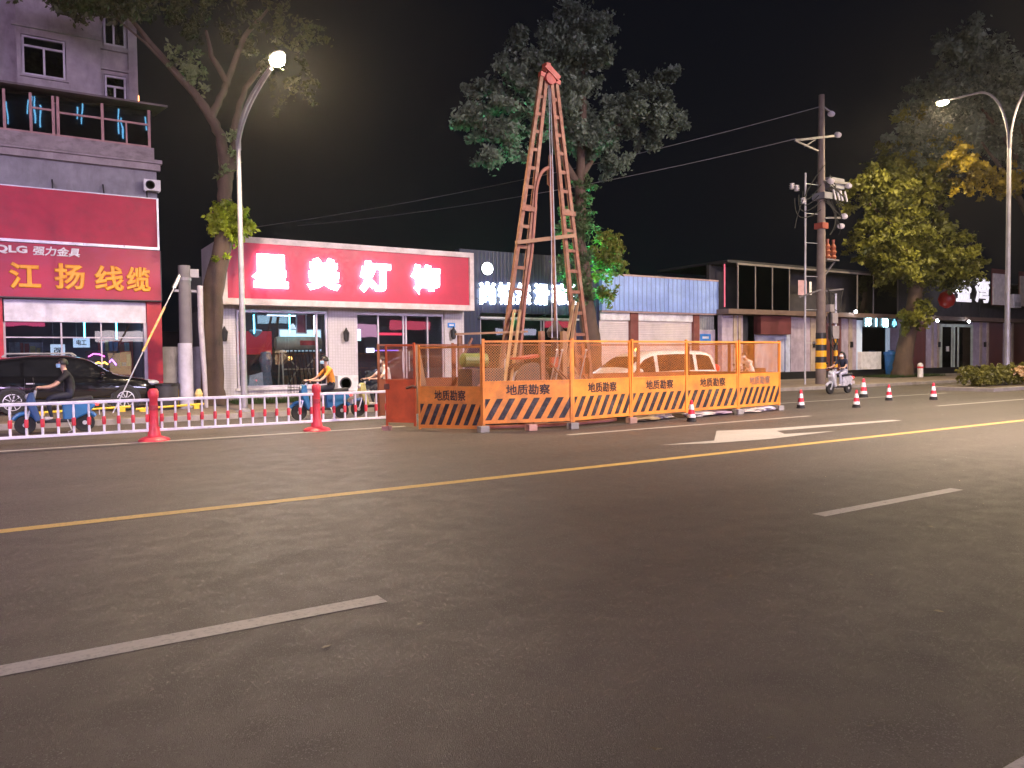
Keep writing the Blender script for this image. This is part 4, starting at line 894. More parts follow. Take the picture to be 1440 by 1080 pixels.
# ------------------------------------------------------------------ poles and wires
def utility_pole():
    X, Yp = 32.8, 23.55
    t = thing('utility_pole', (X, Yp, .15), 'tall concrete utility pole with insulators and black yellow bands at its foot', 'utility pole')
    MB().lathe([(.25, 0), (.225, 3), (.19, 8), (.135, 13.9)], 16, (-.05, 0, 0)).build('pole', pbr('pole_concrete', (.18, .14, .125), .8, bump=.2, dirt=(.09, .07, .06)), t, smooth=True)
    for i in range(6):
        MB().lathe([(.262-.003*i, .75+i*.29), (.260-.003*i, 1.04+i*.29)], 18, (-.05, 0, 0)).build('warning_band', pbr('band_yellow', (.85, .42, .02), .45) if i % 2 == 0 else BLACKP, t)
    def arm(name, bl, m): b = MB(); bl(b); return b.build(name, m, t)
    ST = pbr('dark_arm_steel', (.16, .15, .165), .6, .2, dirt=(.08, .07, .07))
    POR = pbr('porcelain', (.75, .72, .75), .2)
    def ins(p, d=(1, 0, 0)):
        b = MB(); a = 'x' if d[0] else 'z'
        b.lathe([(.04, 0), (.13, .03), (.05, .07), (.14, .11), (.05, .15), (.14, .19), (.05, .23), (.12, .27), (.04, .3)], 12, p, a); b.build('insulator', POR, t, smooth=True)
    arm('crossarm', lambda b: b.beam((-.05, -.1, 13.3), (.7, -.15, 13.05), .08), ST); ins((.35, -.15, 13.05))
    arm('crossarm', lambda b: b.beam((-1.9, .1, 11.5), (1.1, -.2, 12.1), .1).beam((-1.9, .1, 11.5), (-.3, 0, 11.2), .07).beam((-1.2, .1, 11.3), (-.2, 0, 11.9), .05), ST); ins((.8, -.2, 12.1))
    arm('crossarm', lambda b: b.beam((-.1, -.2, 9.75), (1.7, -.3, 9.8), .1).beam((-.1, .2, 9.75), (1.7, .2, 9.8), .1), ST)
    arm('switchgear', lambda b: b.box(.25, 1.4, -.25, .25, 9.5, 10.0).box(-.35, .25, -.4, .3, 8.9, 9.2), pbr('gear_grey', (.17, .17, .21), .6, dirt=(.1, .1, .12)))
    ins((.05, -.35, 9.75)); ins((1.5, -.3, 9.7))
    for x in (.45, .75, 1.0, 1.35): arm('fuse', lambda b: b.tube([(x, -.3, 9.4), (x+.12, -.35, 8.9)], .05, 8), POR)
    arm('crossarm', lambda b: b.beam((-.05, -.2, 8.0), (1.5, -.2, 8.15), .08), ST); ins((1.25, -.25, 8.2)); ins((1.0, -.25, 7.7))
    arm('clamp', lambda b: b.box(-.27, .17, -.24, .24, 7.5, 7.78), pbr('red_clamp', (.26, .05, .035), .6))
    arm('bracket', lambda b: b.box(.15, 1.1, -.2, .2, 6.0, 6.08).beam((.15, 0, 5.2), (1.0, 0, 6.0), .06), ST)
    for x in (.45, .9): arm('surge_arrester', lambda b: b.lathe([(.1, 6.08), (.16, 6.2), (.1, 6.3), (.16, 6.45), (.1, 6.55), (.14, 6.7), (.06, 6.85), (.08, 7.05)], 10, (x, 0, 0)), pbr('brick_red_glaze', (.25, .065, .03), .4))
    arm('crossarm', lambda b: b.beam((-1.7, 0, 4.15), (-.1, -.1, 4.6), .07).beam((0, -.2, 4.5), (1.4, -.2, 4.65), .07), ST)
    arm('cable_loop', lambda b: b.tube([(.1, -.25, 4.6)]+[(.65+.5*math.cos(a), -.25, 3.9+.55*math.sin(a)) for a in np.linspace(2.2, 6.6, 16)]+[(1.4, -.2, 4.6)], .025, 6).tube([(.3, -.25, 4.5)]+[(.8+.35*math.cos(a), -.3, 3.95+.4*math.sin(a)) for a in np.linspace(2.2, 5.5, 12)], .02, 6), RUBBER)
    arm('cable', lambda b: b.tube(curve((.0, -.2, 9.0), (.9, -.5, 8.0), (.2, -.3, 7.2), 10), .03, 6).tube(curve((.3, -.2, 9.4), (1.0, -.3, 8.6), (1.2, -.25, 8.1), 10), .025, 6).tube(curve((-.1, -.2, 10.5), (-1.5, .1, 9.0), (-1.9, .1, 7.4), 10), .02, 6).tube([(.22, -.3, 4.4), (.26, -.34, 1.6), (.3, -.34, 0)], .05, 8), RUBBER)
    for x0, z0, w_, h_ in ((.3, 2.95, .42, .5), (.32, 2.2, .5, .62), (.12, 3.5, .32, .35)): arm('meter_box', lambda b: b.box(x0, x0+w_, -.4, -.1, z0, z0+h_), pbr('meter_grey', (.30, .27, .28), .5, dirt=(.2, .18, .18)))
    arm('cable_bundle', lambda b: b.tube(curve((.2, -.3, 2.9), (.5, -.5, 1.3), (.75, -.35, 2.3), 12), .035, 6).tube(curve((.1, -.35, 2.2), (.4, -.5, 1.2), (.6, -.35, 2.0), 12), .03, 6), RUBBER)
    for k in range(9):
        a = random.uniform(-.2, .3); z0 = random.uniform(8.6, 10.4); x1 = random.uniform(.4, 1.5); z1 = z0-random.uniform(.3, 1.8)
        arm('cable', lambda b: b.tube(curve((a, -.25, z0), (x1*1.1, -.4-random.random()*.3, (z0+z1)/2-.6), (x1, -.2, z1), 10), .022, 5), RUBBER)
    for k in range(4): arm('cable', lambda b: b.tube(curve((-.2, -.1, 9.6-k*.4), (-1.4-.2*k, .1, 8.2-.3*k), (-1.0-.3*k, .1, 9.4-k*.2), 10), .02, 5), RUBBER)
    c = thing('conduit_pole', (31.75, 23.7, .15), 'slim white conduit pole standing just left of the utility pole', 'pole')
    MB().tube([(0, 0, 0), (0, 0, 10.1)], .045, 10).build('tube', pbr('conduit_grey', (.42, .41, .45), .5), c)
    for z in (2, 3.6, 5.2, 6.8, 8.2, 9.6): MB().beam((0, 0, z), (.9, -.1, z), .03).build('clip', STEEL, c)
    for nm, x, z in (('left', -2.1, 9.2), ('mid', -1.75, 9.15), ('low', -1.3, 8.6)):
        ins((x, .1, z), (0, 0, 1))
utility_pole()
t = thing('warning_post', (33.55, 23.3, .15), 'thin steel post with black and yellow wrap right of the utility pole', 'post')
MB().tube([(0, 0, 0), (0, 0, 4.4)], .055, 10).build('pole', STEEL, t)
for i in range(6): MB().lathe([(.1, .8+i*.28), (.1, 1.07+i*.28)], 10).build('warning_band', MC['band_yellow'] if i % 2 == 0 else BLACKP, t)
def wire(a, b, sag, label, r=.014):
    a, b = Vector(a), Vector(b); pts = [a.lerp(b, k/16) - Vector((0, 0, sag*4*(k/16)*(1-k/16))) for k in range(17)]
    o = MB().tube(pts, r, 5).build('overhead_wire', pbr('wire_grey', (.16, .155, .16), .5), None, a)
    tag(o, label, 'wire', 'overhead wires')
wire((32.7, 23.5, 13.5), (11.0, 44, 9.0), .5, 'upper overhead wire running left from the top of the utility pole', .02)
wire((31.0, 23.65, 11.75), (13.5, 44, 9.3), .5, 'lower overhead wire running left from the utility pole crossarm', .02)
# stub pole on the left with its stay
t = thing('stub_pole', (4.2, 25.1, .15), 'short grey concrete pole with whitewashed foot left of the tree', 'pole')
MB().lathe([(.212, 0), (.205, 2.0)], 16, (-.03, 0, 0)).build('whitewash', pbr('whitewash', (.42, .41, .50), .7, dirt=(.25, .24, .28)), t, smooth=True)
MB().lathe([(.19, 2.0), (.175, 4.35)], 16, (0, 0, 0)).build('pole', pbr('grey_pole', (.13, .12, .14), .7, bump=.15), t, smooth=True)
MB().lathe([(.2, 3.9), (.2, 3.98)], 16).box(-.35, .45, -.05, .05, 3.55, 3.62).box(.1, .4, -.08, .08, 4.0, 4.25).build('clamp_band', pbr('band_steel', (.22, .21, .25), .5, .3), t)
t = thing('conduit_pole', (4.62, 25.0, .15), 'thin white leaning pipe between the stub pole and the tree', 'pole')
MB().tube([(0, 0, 3.75), (.0, 0, 2.5), (.06, 0, 1.2), (.1, 0, 0)], [.085, .085, .075, .06], 10).build('tube', pbr('white_pvc', (.40, .37, .42), .5), t, smooth=True); MB().lathe([(.1, .3), (.12, .45), (.06, .6)], 10, (-.12, -.05, 0)).build('foot_cover', pbr('yellow_pvc', (.65, .5, .2), .5), t)
t = thing('guy_wire', (2.1, 24.4, .15), 'slanting stay wire with yellow sleeve tied to the stub pole', 'wire')
MB().tube([(0, 0, 0), (2.0, .66, 4.1)], .018, 6).build('cable', STEEL, t)
MB().tube([(.85, .28, 1.75), (1.5, .5, 3.07)], .035, 8).build('sleeve', pbr('yellow_sleeve', (.7, .45, .12), .5, dirt=(.7, .68, .66), dfac=.8, dscale=(5, 5, 5)), t)
MB().tube([(1.78, .59, 3.65), (2.0, .66, 4.1)], .06, 8).build('turnbuckle', STEEL, t)

# ------------------------------------------------------------------ railing and red bollards
def railing(L=3.37, n=13):
    r = thing('guard_railing', (0, 17, 0), 'x', 'railing', 'white railing panels along the cycle lane')
    RW = pbr('white_rail_paint', (.80, .78, .82), .35, dirt=(.45, .4, .42), dfac=.3)
    MB().box(.06, L-.06, -.03, .03, .80, .86).build('top_rail', RW, r, bevel=.012)
    MB().box(.06, L-.06, -.025, .025, .19, .245).build('bottom_rail', RW, r, bevel=.01)
    me = ms = None
    for i in range(n):
        x = .14 + i*(L-.28)/(n-1)
        if me is None:
            b = MB().lathe([(.024, 0), (.024, .10), (.018, .16), (.018, .3), (.024, .42), (.016, .555)], 10).build('baluster', RW, r, smooth=True)
            s_ = MB().lathe([(.028, .14), (.036, .16), (.036, .28), (.028, .30)], 10).build('sleeve', REDPL, b, smooth=True)
            b.location = (x, 0, .245); me = b
        else:
            b = copy_tree(me, r); b.location = (x, 0, .245)
    return r
rp = railing(); r2 = copy_tree(rp); r3 = railing(1.82, 7)
place(rp, (-1.15, 17, 0), 'white railing panel with red sleeves in front of the black car'); place(r2, (2.21, 17, 0), 'white railing panel with red sleeves between the two red posts')
place(r3, (5.57, 17, 0), 'white railing panel with red sleeves running up to the orange gate')
def bollard():
    r = thing('railing_post', (0, 17, 0), 'x', 'bollard', 'red railing posts')
    MB().lathe([(.30, 0), (.30, .03), (.26, .06), (.13, .1), (.105, .22), (.085, .26), (.082, .86), (.1, .88), (.1, 1.0), (.07, 1.05), (.01, 1.06)], 18).build('post', REDPL, r, smooth=True)
    MB().lathe([(.086, .62), (.088, .63), (.088, .71), (.086, .72)], 18).build('band', pbr('dull_reflector', (.45, .05, .06), .3), r)
    MB().box(-.1, .1, -.035, .035, .16, .28).build('clip', REDPL, r)
    return r
bo = bollard(); b2 = copy_tree(bo); b3 = copy_tree(bo)
place(bo, (2.2, 17, 0), 'red plastic railing post in front of the front wheel of the black car'); place(b2, (5.56, 17, 0), 'red plastic railing post beside the rider in orange'); place(b3, (-1.16, 17, 0), 'red plastic railing post at the tail of the black car')

# ------------------------------------------------------------------ orange fence round the drilling site
def fence_panel(faded=False):
    r = thing('fence_panel', (0, 0, 0), 'x', 'fence panel', 'orange mesh panels round the drilling site')
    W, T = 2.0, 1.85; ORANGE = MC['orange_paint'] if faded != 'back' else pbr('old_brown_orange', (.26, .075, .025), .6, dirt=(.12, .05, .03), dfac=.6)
    f = MB().box(0, .05, -.025, .025, .02, T).box(W-.05, W, -.025, .025, .02, T).box(.05, W-.05, -.02, .02, T-.05, T-.005).box(.05, W-.05, -.02, .02, .05, .1).box(.05, W-.05, -.018, .018, .94, .97)
    f.box(.0, .05, -.025, .025, T, T+.03)
    f.build('frame', ORANGE, r)
    MB().box(.05, W-.05, -.006, .006, .1, .94).build('plate', ORANGE, r)
    b = MB()
    n = 7; p = (W-.1)/n
    def clip(xa, xb, z):  return max(.05, min(W-.05, xa)), max(.05, min(W-.05, xb))
    for i in range(-1, n+1):                         # slanted bars between the slots
        x0 = .05 + i*p; wd = p*.50; sl = .26
        q = [(x0, .125), (x0+wd, .125), (x0+wd+sl, .585), (x0+sl, .585)]
        xs = [max(.05, min(W-.05, x)) for x, _ in q]
        if xs[1]-xs[0] < .004 and xs[2]-xs[3] < .004: continue
        poly = []
        # clip the parallelogram against the frame sides
        pts = q
        for side, lim in ((1, .05), (-1, W-.05)):
            out = []
            for k in range(len(pts)):
                a, c = pts[k], pts[(k+1) % len(pts)]
                ia, ic = side*(a[0]-lim) >= 0, side*(c[0]-lim) >= 0
                if ia: out.append(a)
                if ia != ic:
                    t = (lim-a[0])/(c[0]-a[0]); out.append((lim, a[1]+t*(c[1]-a[1])))
            pts = out
            if not pts: break
        if len(pts) >= 3: b.prism(pts, -.0085, -.0055)
    b.build('stripe_marking', pbr('black_stripe', (.022, .017, .02), .55, dirt=(.20, .17, .16), dfac=.55, dscale=(2.5, 2.5, 2.5)), r)
    text('lettering', '地质勘察', .98, .235, .006, (W/2, -.011, .77), CHARF if faded is True else CHAR, r, (0, 0, 0), .018)
    mb = MB(); z0, z1 = .97, T-.05; H = z1-z0; s_ = .058; rr = .0024
    for d in (1, -1):
        x = -H*1.0
        while x < W+H:
            a = [x, z0]; c = [x+H, z1]
            if d < 0: a, c = [x+H, z0], [x, z1]
            # clip to the opening
            lo, hi = .05, W-.05
            def cut(p, q):
                if p[0] < lo:
                    if q[0] <= lo: return None
                    t = (lo-p[0])/(q[0]-p[0]); return [lo, p[1]+t*(q[1]-p[1])]
                if p[0] > hi:
                    if q[0] >= hi: return None
                    t = (hi-p[0])/(q[0]-p[0]); return [hi, p[1]+t*(q[1]-p[1])]
                return p
            a2, c2 = cut(a, c), cut(c, a)
            if a2 and c2 and abs(a2[0]-c2[0]) > .01:
                mb.tube([(a2[0], .003*d, a2[1]), (c2[0], .003*d, c2[1])], rr, 3, False)
            x += s_
    mb.build('mesh_screen', ORANGE, r)
    return r
P = [(7.37, 15.47), (8.31, 14.29), (10.3, 13.73), (12.26, 14.02), (14.25, 14.17), (16.3, 14.28), (18.33, 14.54)]
fp = fence_panel(); fpf = None
lbl = ['narrow orange fence panel next to the open gate', 'orange fence panel with the largest black lettering, standing below the derrick', 'orange fence panel third from the gate, right of the derrick legs', 'orange fence panel before the front of the white van', 'orange fence panel before the rear of the white van, behind a cone', 'orange end panel with faded lettering at the corner near the cones']
def put(o, a, b_, lab, z=.13):
    d = Vector((b_[0]-a[0], b_[1]-a[1])); return place(o, (a[0], a[1], z), lab, math.atan2(d.y, d.x), d.length/2.0)
for i in range(6):
    o = fp if i == 0 else (copy_tree(fp) if i < 5 else fence_panel(True))
    put(o, P[i], P[i+1], lbl[i], .02 if i == 0 else .13)
    o.rotation_euler.x = R([0, .6, -.5, .8, -.7, .5][i])
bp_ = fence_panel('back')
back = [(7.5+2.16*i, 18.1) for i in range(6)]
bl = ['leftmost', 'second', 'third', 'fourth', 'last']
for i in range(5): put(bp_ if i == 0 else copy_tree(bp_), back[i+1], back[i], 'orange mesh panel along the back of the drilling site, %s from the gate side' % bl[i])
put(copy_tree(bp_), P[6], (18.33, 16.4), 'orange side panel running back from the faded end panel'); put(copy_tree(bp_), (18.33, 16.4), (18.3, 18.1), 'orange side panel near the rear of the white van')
def gate():
    r = thing('gate_leaf', (6.86, 16.1, .1), 'open red orange gate leaf with solid lower sheet', 'gate')
    d = Vector((7.33-6.86, 15.55-16.1)); r.rotation_euler.z = math.atan2(d.y, d.x); W = d.length
    MB().box(0, .04, -.02, .02, -.06, 1.82).box(W-.04, W, -.02, .02, 0, 1.86).box(.04, W-.04, -.02, .02, 1.78, 1.82).box(.04, W-.04, -.02, .02, 0.08, .12).box(.04, W-.04, -.018, .018, 1.0, 1.04).build('frame', REDOR, r)
    MB().box(.04, W-.04, -.006, .006, .12, 1.0).build('plate', REDOR, r)
    mb = MB()
    for d_ in (1, -1):
        x = -.8
        while x < W+.1:
            z0, z1 = 1.04, 1.78; a = [x, z0]; c = [x+.74, z1]
            if d_ < 0: a, c = [x+.74, z0], [x, z1]
            pts = []
            for t in np.linspace(0, 1, 40):
                q = (a[0]+(c[0]-a[0])*t, a[1]+(c[1]-a[1])*t)
                if .04 <= q[0] <= W-.04: pts.append(q)
            if len(pts) > 1: mb.tube([(pts[0][0], 0, pts[0][1]), (pts[-1][0], 0, pts[-1][1])], .0034, 3, False)
            x += .058
    mb.build('mesh_screen', REDOR, r)
    MB().box(-.02, .1, -.05, -.02, .82, .95).tube([(W-.2, -.04, .85), (W-.02, -.08, .9), (W+.05, -.05, .86)], .03, 6).build('latch', RUST, r)
    MB().box(-.08, .1, -.08, .08, -.1, 0).build('foot', pbr('pink_brick', (.45, .25, .2), .8), r)
gate()
for i, (x, y, m, lb) in enumerate([(8.31, 14.27, CONC, 'pale concrete block under the joint left of the largest lettering'), (9.35, 13.97, pbr('pink_brick', (.45, .25, .2), .8, bump=.3), 'pinkish brick block under the middle of the panel below the derrick'), (10.3, 13.72, CONC, 'white concrete block under the joint right of the derrick panel'),
        (12.26, 14.0, pbr('brown_block', (.36, .22, .17), .8, bump=.3), 'brownish block under the joint before the van front'), (16.3, 14.26, CONC, 'pale block under the joint right of the cone'), (18.3, 14.52, CONC, 'pale block under the far right corner of the fence')]):
    tag(MB().box(-.11, .11, -.09, .09, -.005, .135).build('base_block', m, None, (0, 0, 0), bevel=.012), lb, 'block', 'blocks under the fence').location = (x, y, .005)
t = MB().tube([(7.9, 15.4, .12)] + curve((8.0, 15.3, .1), (8.6, 14.7, .05), (9.4, 14.45, .06), 8) + curve((9.6, 14.4, .06), (11, 14.2, .05), (12.2, 14.5, .06), 8), .04, 8).build('water_hose', pbr('pink_hose', (.48, .22, .18), .5), None, (9, 14.5, 0), smooth=True)
tag(t, 'pinkish hose lying under the front fence panels', 'hose')
def bag(loc, s_, label, m, grp='crumpled sacks under the fence'):
    b = MB(); vs = []; n, k = 14, 7
    for i in range(k+1):
        for j in range(n):
            a = 2*math.pi*j/n; ph = math.pi*i/k
            q = 1+random.uniform(-.28, .28); vs.append((s_[0]*math.sin(ph)*math.cos(a)*q, s_[1]*math.sin(ph)*math.sin(a)*q, s_[2]*.5+s_[2]*.5*math.cos(ph)*(1+random.uniform(-.2, .2))))
    b.add(vs, [(i*n+j, (i+1)*n+j, (i+1)*n+(j+1) % n, i*n+(j+1) % n) for i in range(k) for j in range(n)])
    o = b.build('sack', m, None); o.location = loc; return tag(o, label, 'sack', grp)
WS = pbr('woven_sack', (.55, .50, .46), .7, bump=.3, dirt=(.3, .2, .15))
for x, y, s_, lb, m in ((12.9, 14.25, (.4, .25, .13), 'dirty mottled sack heap under the panel before the van front', pbr('mottled_sack', (.30, .22, .12), .8, dirt=(.45, .38, .3))), (13.6, 14.4, (.4, .2, .16), 'grey sack left of the cone against the fence', WS), (14.9, 14.4, (.6, .22, .15), 'long pale sack right of the cone under the fence', WS), (15.7, 14.45, (.5, .2, .14), 'purplish sack beside the block under the fence', pbr('purple_sack', (.3, .22, .28), .7)), (17.0, 14.5, (.55, .22, .14), 'pale sack under the faded end panel, left one', WS), (17.8, 14.6, (.4, .2, .16), 'pale sack under the faded end panel, corner one', pbr('lilac_sack', (.5, .45, .52), .7))): bag((x, y, .0), s_, lb, m)

# ------------------------------------------------------------------ derrick and drilling machine
def derrick():
    O = (12.1, 17.2, 0)
    r = thing('drilling_derrick', O, 'tall rusty red two legged drilling derrick with ladder legs and a cross plank', 'derrick')
    top = Vector((12.16, 17.2, 9.15))
    def leg(base, hw0, hw1, tx):
        base = Vector(base); tp = Vector((tx, 17.2, 9.2)); b = MB()
        def at(z, s_):
            k = z/9.2; return base.lerp(tp, k) + Vector((s_*(hw0*(1-k)+hw1*k), 0, 0))
        for s_ in (-1, 1): b.beam(at(0, s_), at(9.2, s_), .10, .10)
        lg = b.build('leg', RUST, r, O)
        z = 1.0; k = 0
        while z < 8.9:
            MB().beam(at(z, -1), at(z, 1), .06, .085).build('rung', RUST, lg, O); z += .62 - .012*k; k += 1
        c = MB()
        for z in (5.55,): c.beam(at(z, -1)+Vector((-.08, -.06, 0)), at(z, 1)+Vector((.08, -.06, 0)), .06, .12)
        c.build('splice_clamp', RUST, lg, O)
        return at
    L = leg((10.6, 17.2, 0), .26, .08, 12.04); Rr = leg((13.45, 17.2, 0), .26, .08, 12.34)
    MB().beam((11.9, 17.2, 9.2), (12.55, 17.2, 9.05), .14, .12).beam((12.02, 17.1, 9.42), (12.45, 17.1, 9.12), .12, .16).lathe([(.02, -.1), (.16, -.08), (.16, .08), (.02, .1)], 16, (12.2, 17.15, 9.1), 'y').box(12.05, 12.2, 17.1, 17.3, 9.25, 9.5).build('crown_block', pbr('red_crown', (.36, .06, .045), .55, dirt=(.2, .06, .04)), r, O)
    for a, b_ in (((10.98, 17.15, 2.85), (9.55, 15.6, .1)), ((11.16, 17.15, 2.85), (9.73, 15.6, .1)), ((12.95, 17.15, 3.15), (11.05, 15.5, .1)), ((13.08, 17.15, 3.1), (11.2, 15.5, .1))):
        MB().beam(a, b_, .07, .08).build('brace', pbr('worn_steel_tube', (.42, .27, .16), .4, .35, dirt=(.25, .13, .07)), r, O)
    MB().beam((11.02, 17.08, 4.62), (12.95, 17.08, 4.95), .12, .1).build('cross_plank', WOOD, r, O)
    # drill string, swivel and hose
    MB().tube([(12.22, 17.2, 6.8), (12.3, 17.2, 4.5), (12.36, 17.2, 2.5)], .045, 8).lathe([(.04, 6.25), (.09, 6.3), (.09, 6.75), (.04, 6.85), (.05, 7.05), (.02, 7.1)], 12, (12.22, 17.2, 0)).build('drill_rod', RUST, r, O, smooth=True)
    MB().lathe([(.06, 2.1), (.22, 2.16), (.26, 2.3), (.18, 2.42), (.1, 2.5), (.06, 2.6)], 14, (12.36, 17.2, 0)).build('swivel', pbr('oily_iron', (.06, .04, .035), .5), r, O, smooth=True)
    MB().tube(curve((12.2, 17.15, 6.72), (11.7, 17.15, 6.7), (11.68, 17.15, 5.6), 12) + [(11.55, 17.15, 4.4), (11.3, 17.15, 3.0), (11.1, 17.1, 1.6)], .05, 8).build('mud_hose', pbr('brown_hose', (.30, .13, .09), .55), r, O, smooth=True)
    MB().tube([(12.2, 17.2, 9.1), (12.1, 17.0, 5), (11.8, 16.6, 1.2)], .012, 5).build('cable', STEEL, r, O)
    MB().tube([(12.25, 17.2, 9.1), (12.2, 17.0, 5), (12.0, 16.6, 1.2)], .012, 5).build('cable', STEEL, r, O)
derrick()
def drill_machine():
    O = (10.6, 16.0, 0)
    r = thing('drilling_machine', O, 'skid mounted drilling machine with dark winch drum and green engine behind the mesh', 'drilling machine')
    IR = pbr('muddy_iron', (.05, .032, .026), .65, bump=.4, dirt=(.14, .085, .06)); GR = pbr('green_engine_paint', (.16, .20, .06), .5, dirt=(.12, .08, .05))
    MB().box(8.8, 12.7, 15.55, 15.7, .15, .35).box(8.8, 12.7, 16.4, 16.55, .15, .35).box(9.0, 9.15, 15.7, 16.4, .18, .33).box(12.3, 12.45, 15.7, 16.4, .18, .33).build('skid', IR, r, O)
    MB().box(8.85, 9.75, 15.7, 16.4, .35, 1.35).lathe([(.22, 15.55), (.22, 15.7)], 20, (9.6, 0, .85), 'y').build('engine', IR, r, O, bevel=.03)
    MB().lathe([(.1, 8.75), (.17, 8.78), (.17, 9.4), (.1, 9.43)], 14, (0, 16.0, 1.55), 'x').build('fuel_tank', GR, r, O)
    d = MB().lathe([(.12, -.36), (.5, -.34), (.5, -.26), (.3, -.24), (.3, .24), (.5, .26), (.5, .34), (.12, .36)], 28, (10.55, 16, .98), 'y').build('winch_drum', IR, r, O, smooth=True)
    b = MB()
    for k in range(7): b.lathe([(.3, -.2+k*.06), (.33, -.18+k*.06), (.3, -.16+k*.06)], 20, (10.55, 16, .98), 'y')
    b.build('wound_cable', STEEL, d, O)
    MB().add([(10.3, 15.7, 1.55), (10.95, 15.7, 1.62), (10.95, 16.3, 1.62), (10.3, 16.3, 1.55), (10.3, 15.7, 1.6), (10.95, 15.7, 1.68), (10.95, 16.3, 1.68), (10.3, 16.3, 1.6)], [(0, 1, 5, 4), (1, 2, 6, 5), (2, 3, 7, 6), (3, 0, 4, 7), (0, 3, 2, 1), (4, 5, 6, 7)]).box(11.15, 11.35, 15.7, 15.8, 1.35, 1.6).build('guard', pbr('red_guard', (.36, .03, .02), .5, dirt=(.4, .25, .1)), r, O)
    MB().box(11.2, 11.75, 15.75, 16.3, .35, 1.35).tube([(11.45, 16, 1.3), (11.45, 16, 2.1)], .09, 10).build('gearbox', IR, r, O, bevel=.03)
    for x in (11.0, 11.15, 11.9): MB().tube([(x, 15.6, .9), (x+.1, 15.4, 1.75)], .018, 6).ball((x+.1, 15.4, 1.77), .035, 8, 5).build('lever', STEEL, r, O)
    for x in (10.83, 11.5): MB().box(x-.06, x+.06, 15.62, 15.74, .3, 2.25).build('upright', WOOD if x > 11 else RUST, r, O)
drill_machine()
t = MB().beam((9.1, 16.9, 2.2), (11.2, 16.9, 2.28), .12, .05).build('timber_beam', WOOD, None, (10, 16.9, 2.2)); tag(t, 'horizontal timber plank reaching left from the derrick leg', 'plank')
t = MB().box(-.05, .05, -.05, .05, 0, 2.17).beam((0, 0, 1.5), (.35, 0, 2.1), .05).build('timber_post', RUST, None); t.location = (9.2, 16.9, 0); tag(t, 'rusty upright with a short strut holding the plank end', 'post')
for x, y, a, lb in ((8.0, 16.6, .05, 'leaning board nearest the gate behind the mesh'), (8.35, 16.9, -.08, 'leaning board second from the gate behind the mesh')):
    t = MB().box(-.09, .09, -.02, .02, 0, 1.95).build('timber_board', WOOD, None); t.location = (x, y, 0); t.rotation_euler = (R(-9), a, .3); tag(t, lb, 'board', 'boards leaning behind the fence')
for x, y, s_, m, lb in ((10.35, 15.2, .45, pbr('crate_grey', (.42, .36, .38), .7, dirt=(.3, .2, .15)), 'grey slatted core box below the winch drum'), (12.15, 15.0, .42, CONC, 'pale square cement block by the derrick brace')):
    t = thing('core_box', (x, y, 0), lb, 'box')
    MB().box(-s_/2, s_/2, -.2, .2, .55, .55+s_).build('box', m, t, bevel=.01); MB().box(-s_/2+.03, s_/2-.03, -.17, .17, 0, .55).build('stand', WOOD, t)
bag((12.0, 16.4, 0), (.75, .5, 1.35), 'heap of muddy tarpaulin and rope beside the drill rod', pbr('muddy_tarp', (.20, .115, .08), .8, bump=.4, dirt=(.32, .2, .14)), None)
bag((13.0, 16.1, 0), (.7, .5, .95), 'brown mud heap between the derrick legs', pbr('mud', (.22, .13, .09), .9, bump=.5), None)
b = MB()
for k in range(10):
    a = random.uniform(0, 3.1); c, s_ = math.cos(a), math.sin(a); x, y = random.uniform(-.5, .5), random.uniform(-.3, .3)
    b.tube([(x-c*.6, y, .1+random.random()*.3), (x+c*.5, y+.2, .6+random.random()*.9)], .025, 6)
t = b.build('drill_rod_heap', RUST, None); t.location = (11.75, 15.4, 0); tag(t, 'tangle of rusty drill rods leaning beside the machine', 'rods', kind='stuff')
for x, y, lb in ((9.0, 15.3, 'coil of brown hose standing left of the winch drum'), (13.9, 15.6, 'coil of brown hose hung low behind the third panel')):
    b = MB(); pts = []
    for k in range(70):
        a = k*.45; pts.append((.42*math.cos(a)*(1-.004*k), .004*k-.1+random.uniform(-.01, .01), .55+.42*math.sin(a)*(1-.004*k)))
    b.tube(pts, .03, 6); t = b.build('hose_coil', pbr('brown_hose', (.30, .13, .09), .55), None, smooth=True); t.location = (x, y, .08); tag(t, lb, 'hose')
for x, y, h, lb in ((13.2, 15.4, .9, 'blue oil drum with a dented side right of the derrick brace'), (9.9, 15.05, .55, 'short rusty bucket in front of the engine')):
    t = thing('oil_drum', (x, y, .008), lb, 'drum'); w_ = h*.32
    MB().lathe([(w_, 0), (w_, h*.32), (w_*1.05, h*.34), (w_, h*.36), (w_, h*.64), (w_*1.05, h*.66), (w_, h*.68), (w_, h), (w_*.9, h), (w_*.9, h*.96)], 20).build('body', pbr('drum_blue', (.05, .09, .16), .5, dirt=(.2, .1, .06), dfac=.8) if h > .8 else RUST, t, smooth=True)
    MB().lathe([(w_*.2, h*.96), (w_*.2, h*.99)], 10, (w_*.5, 0, 0)).build('cap', BLACKP, t)
sheet('site_mud', 7.6, 18.2, 14.35, 18.0, .006, pbr('wet_mud', (.10, .07, .055), .6, bump=.5, bscale=8))

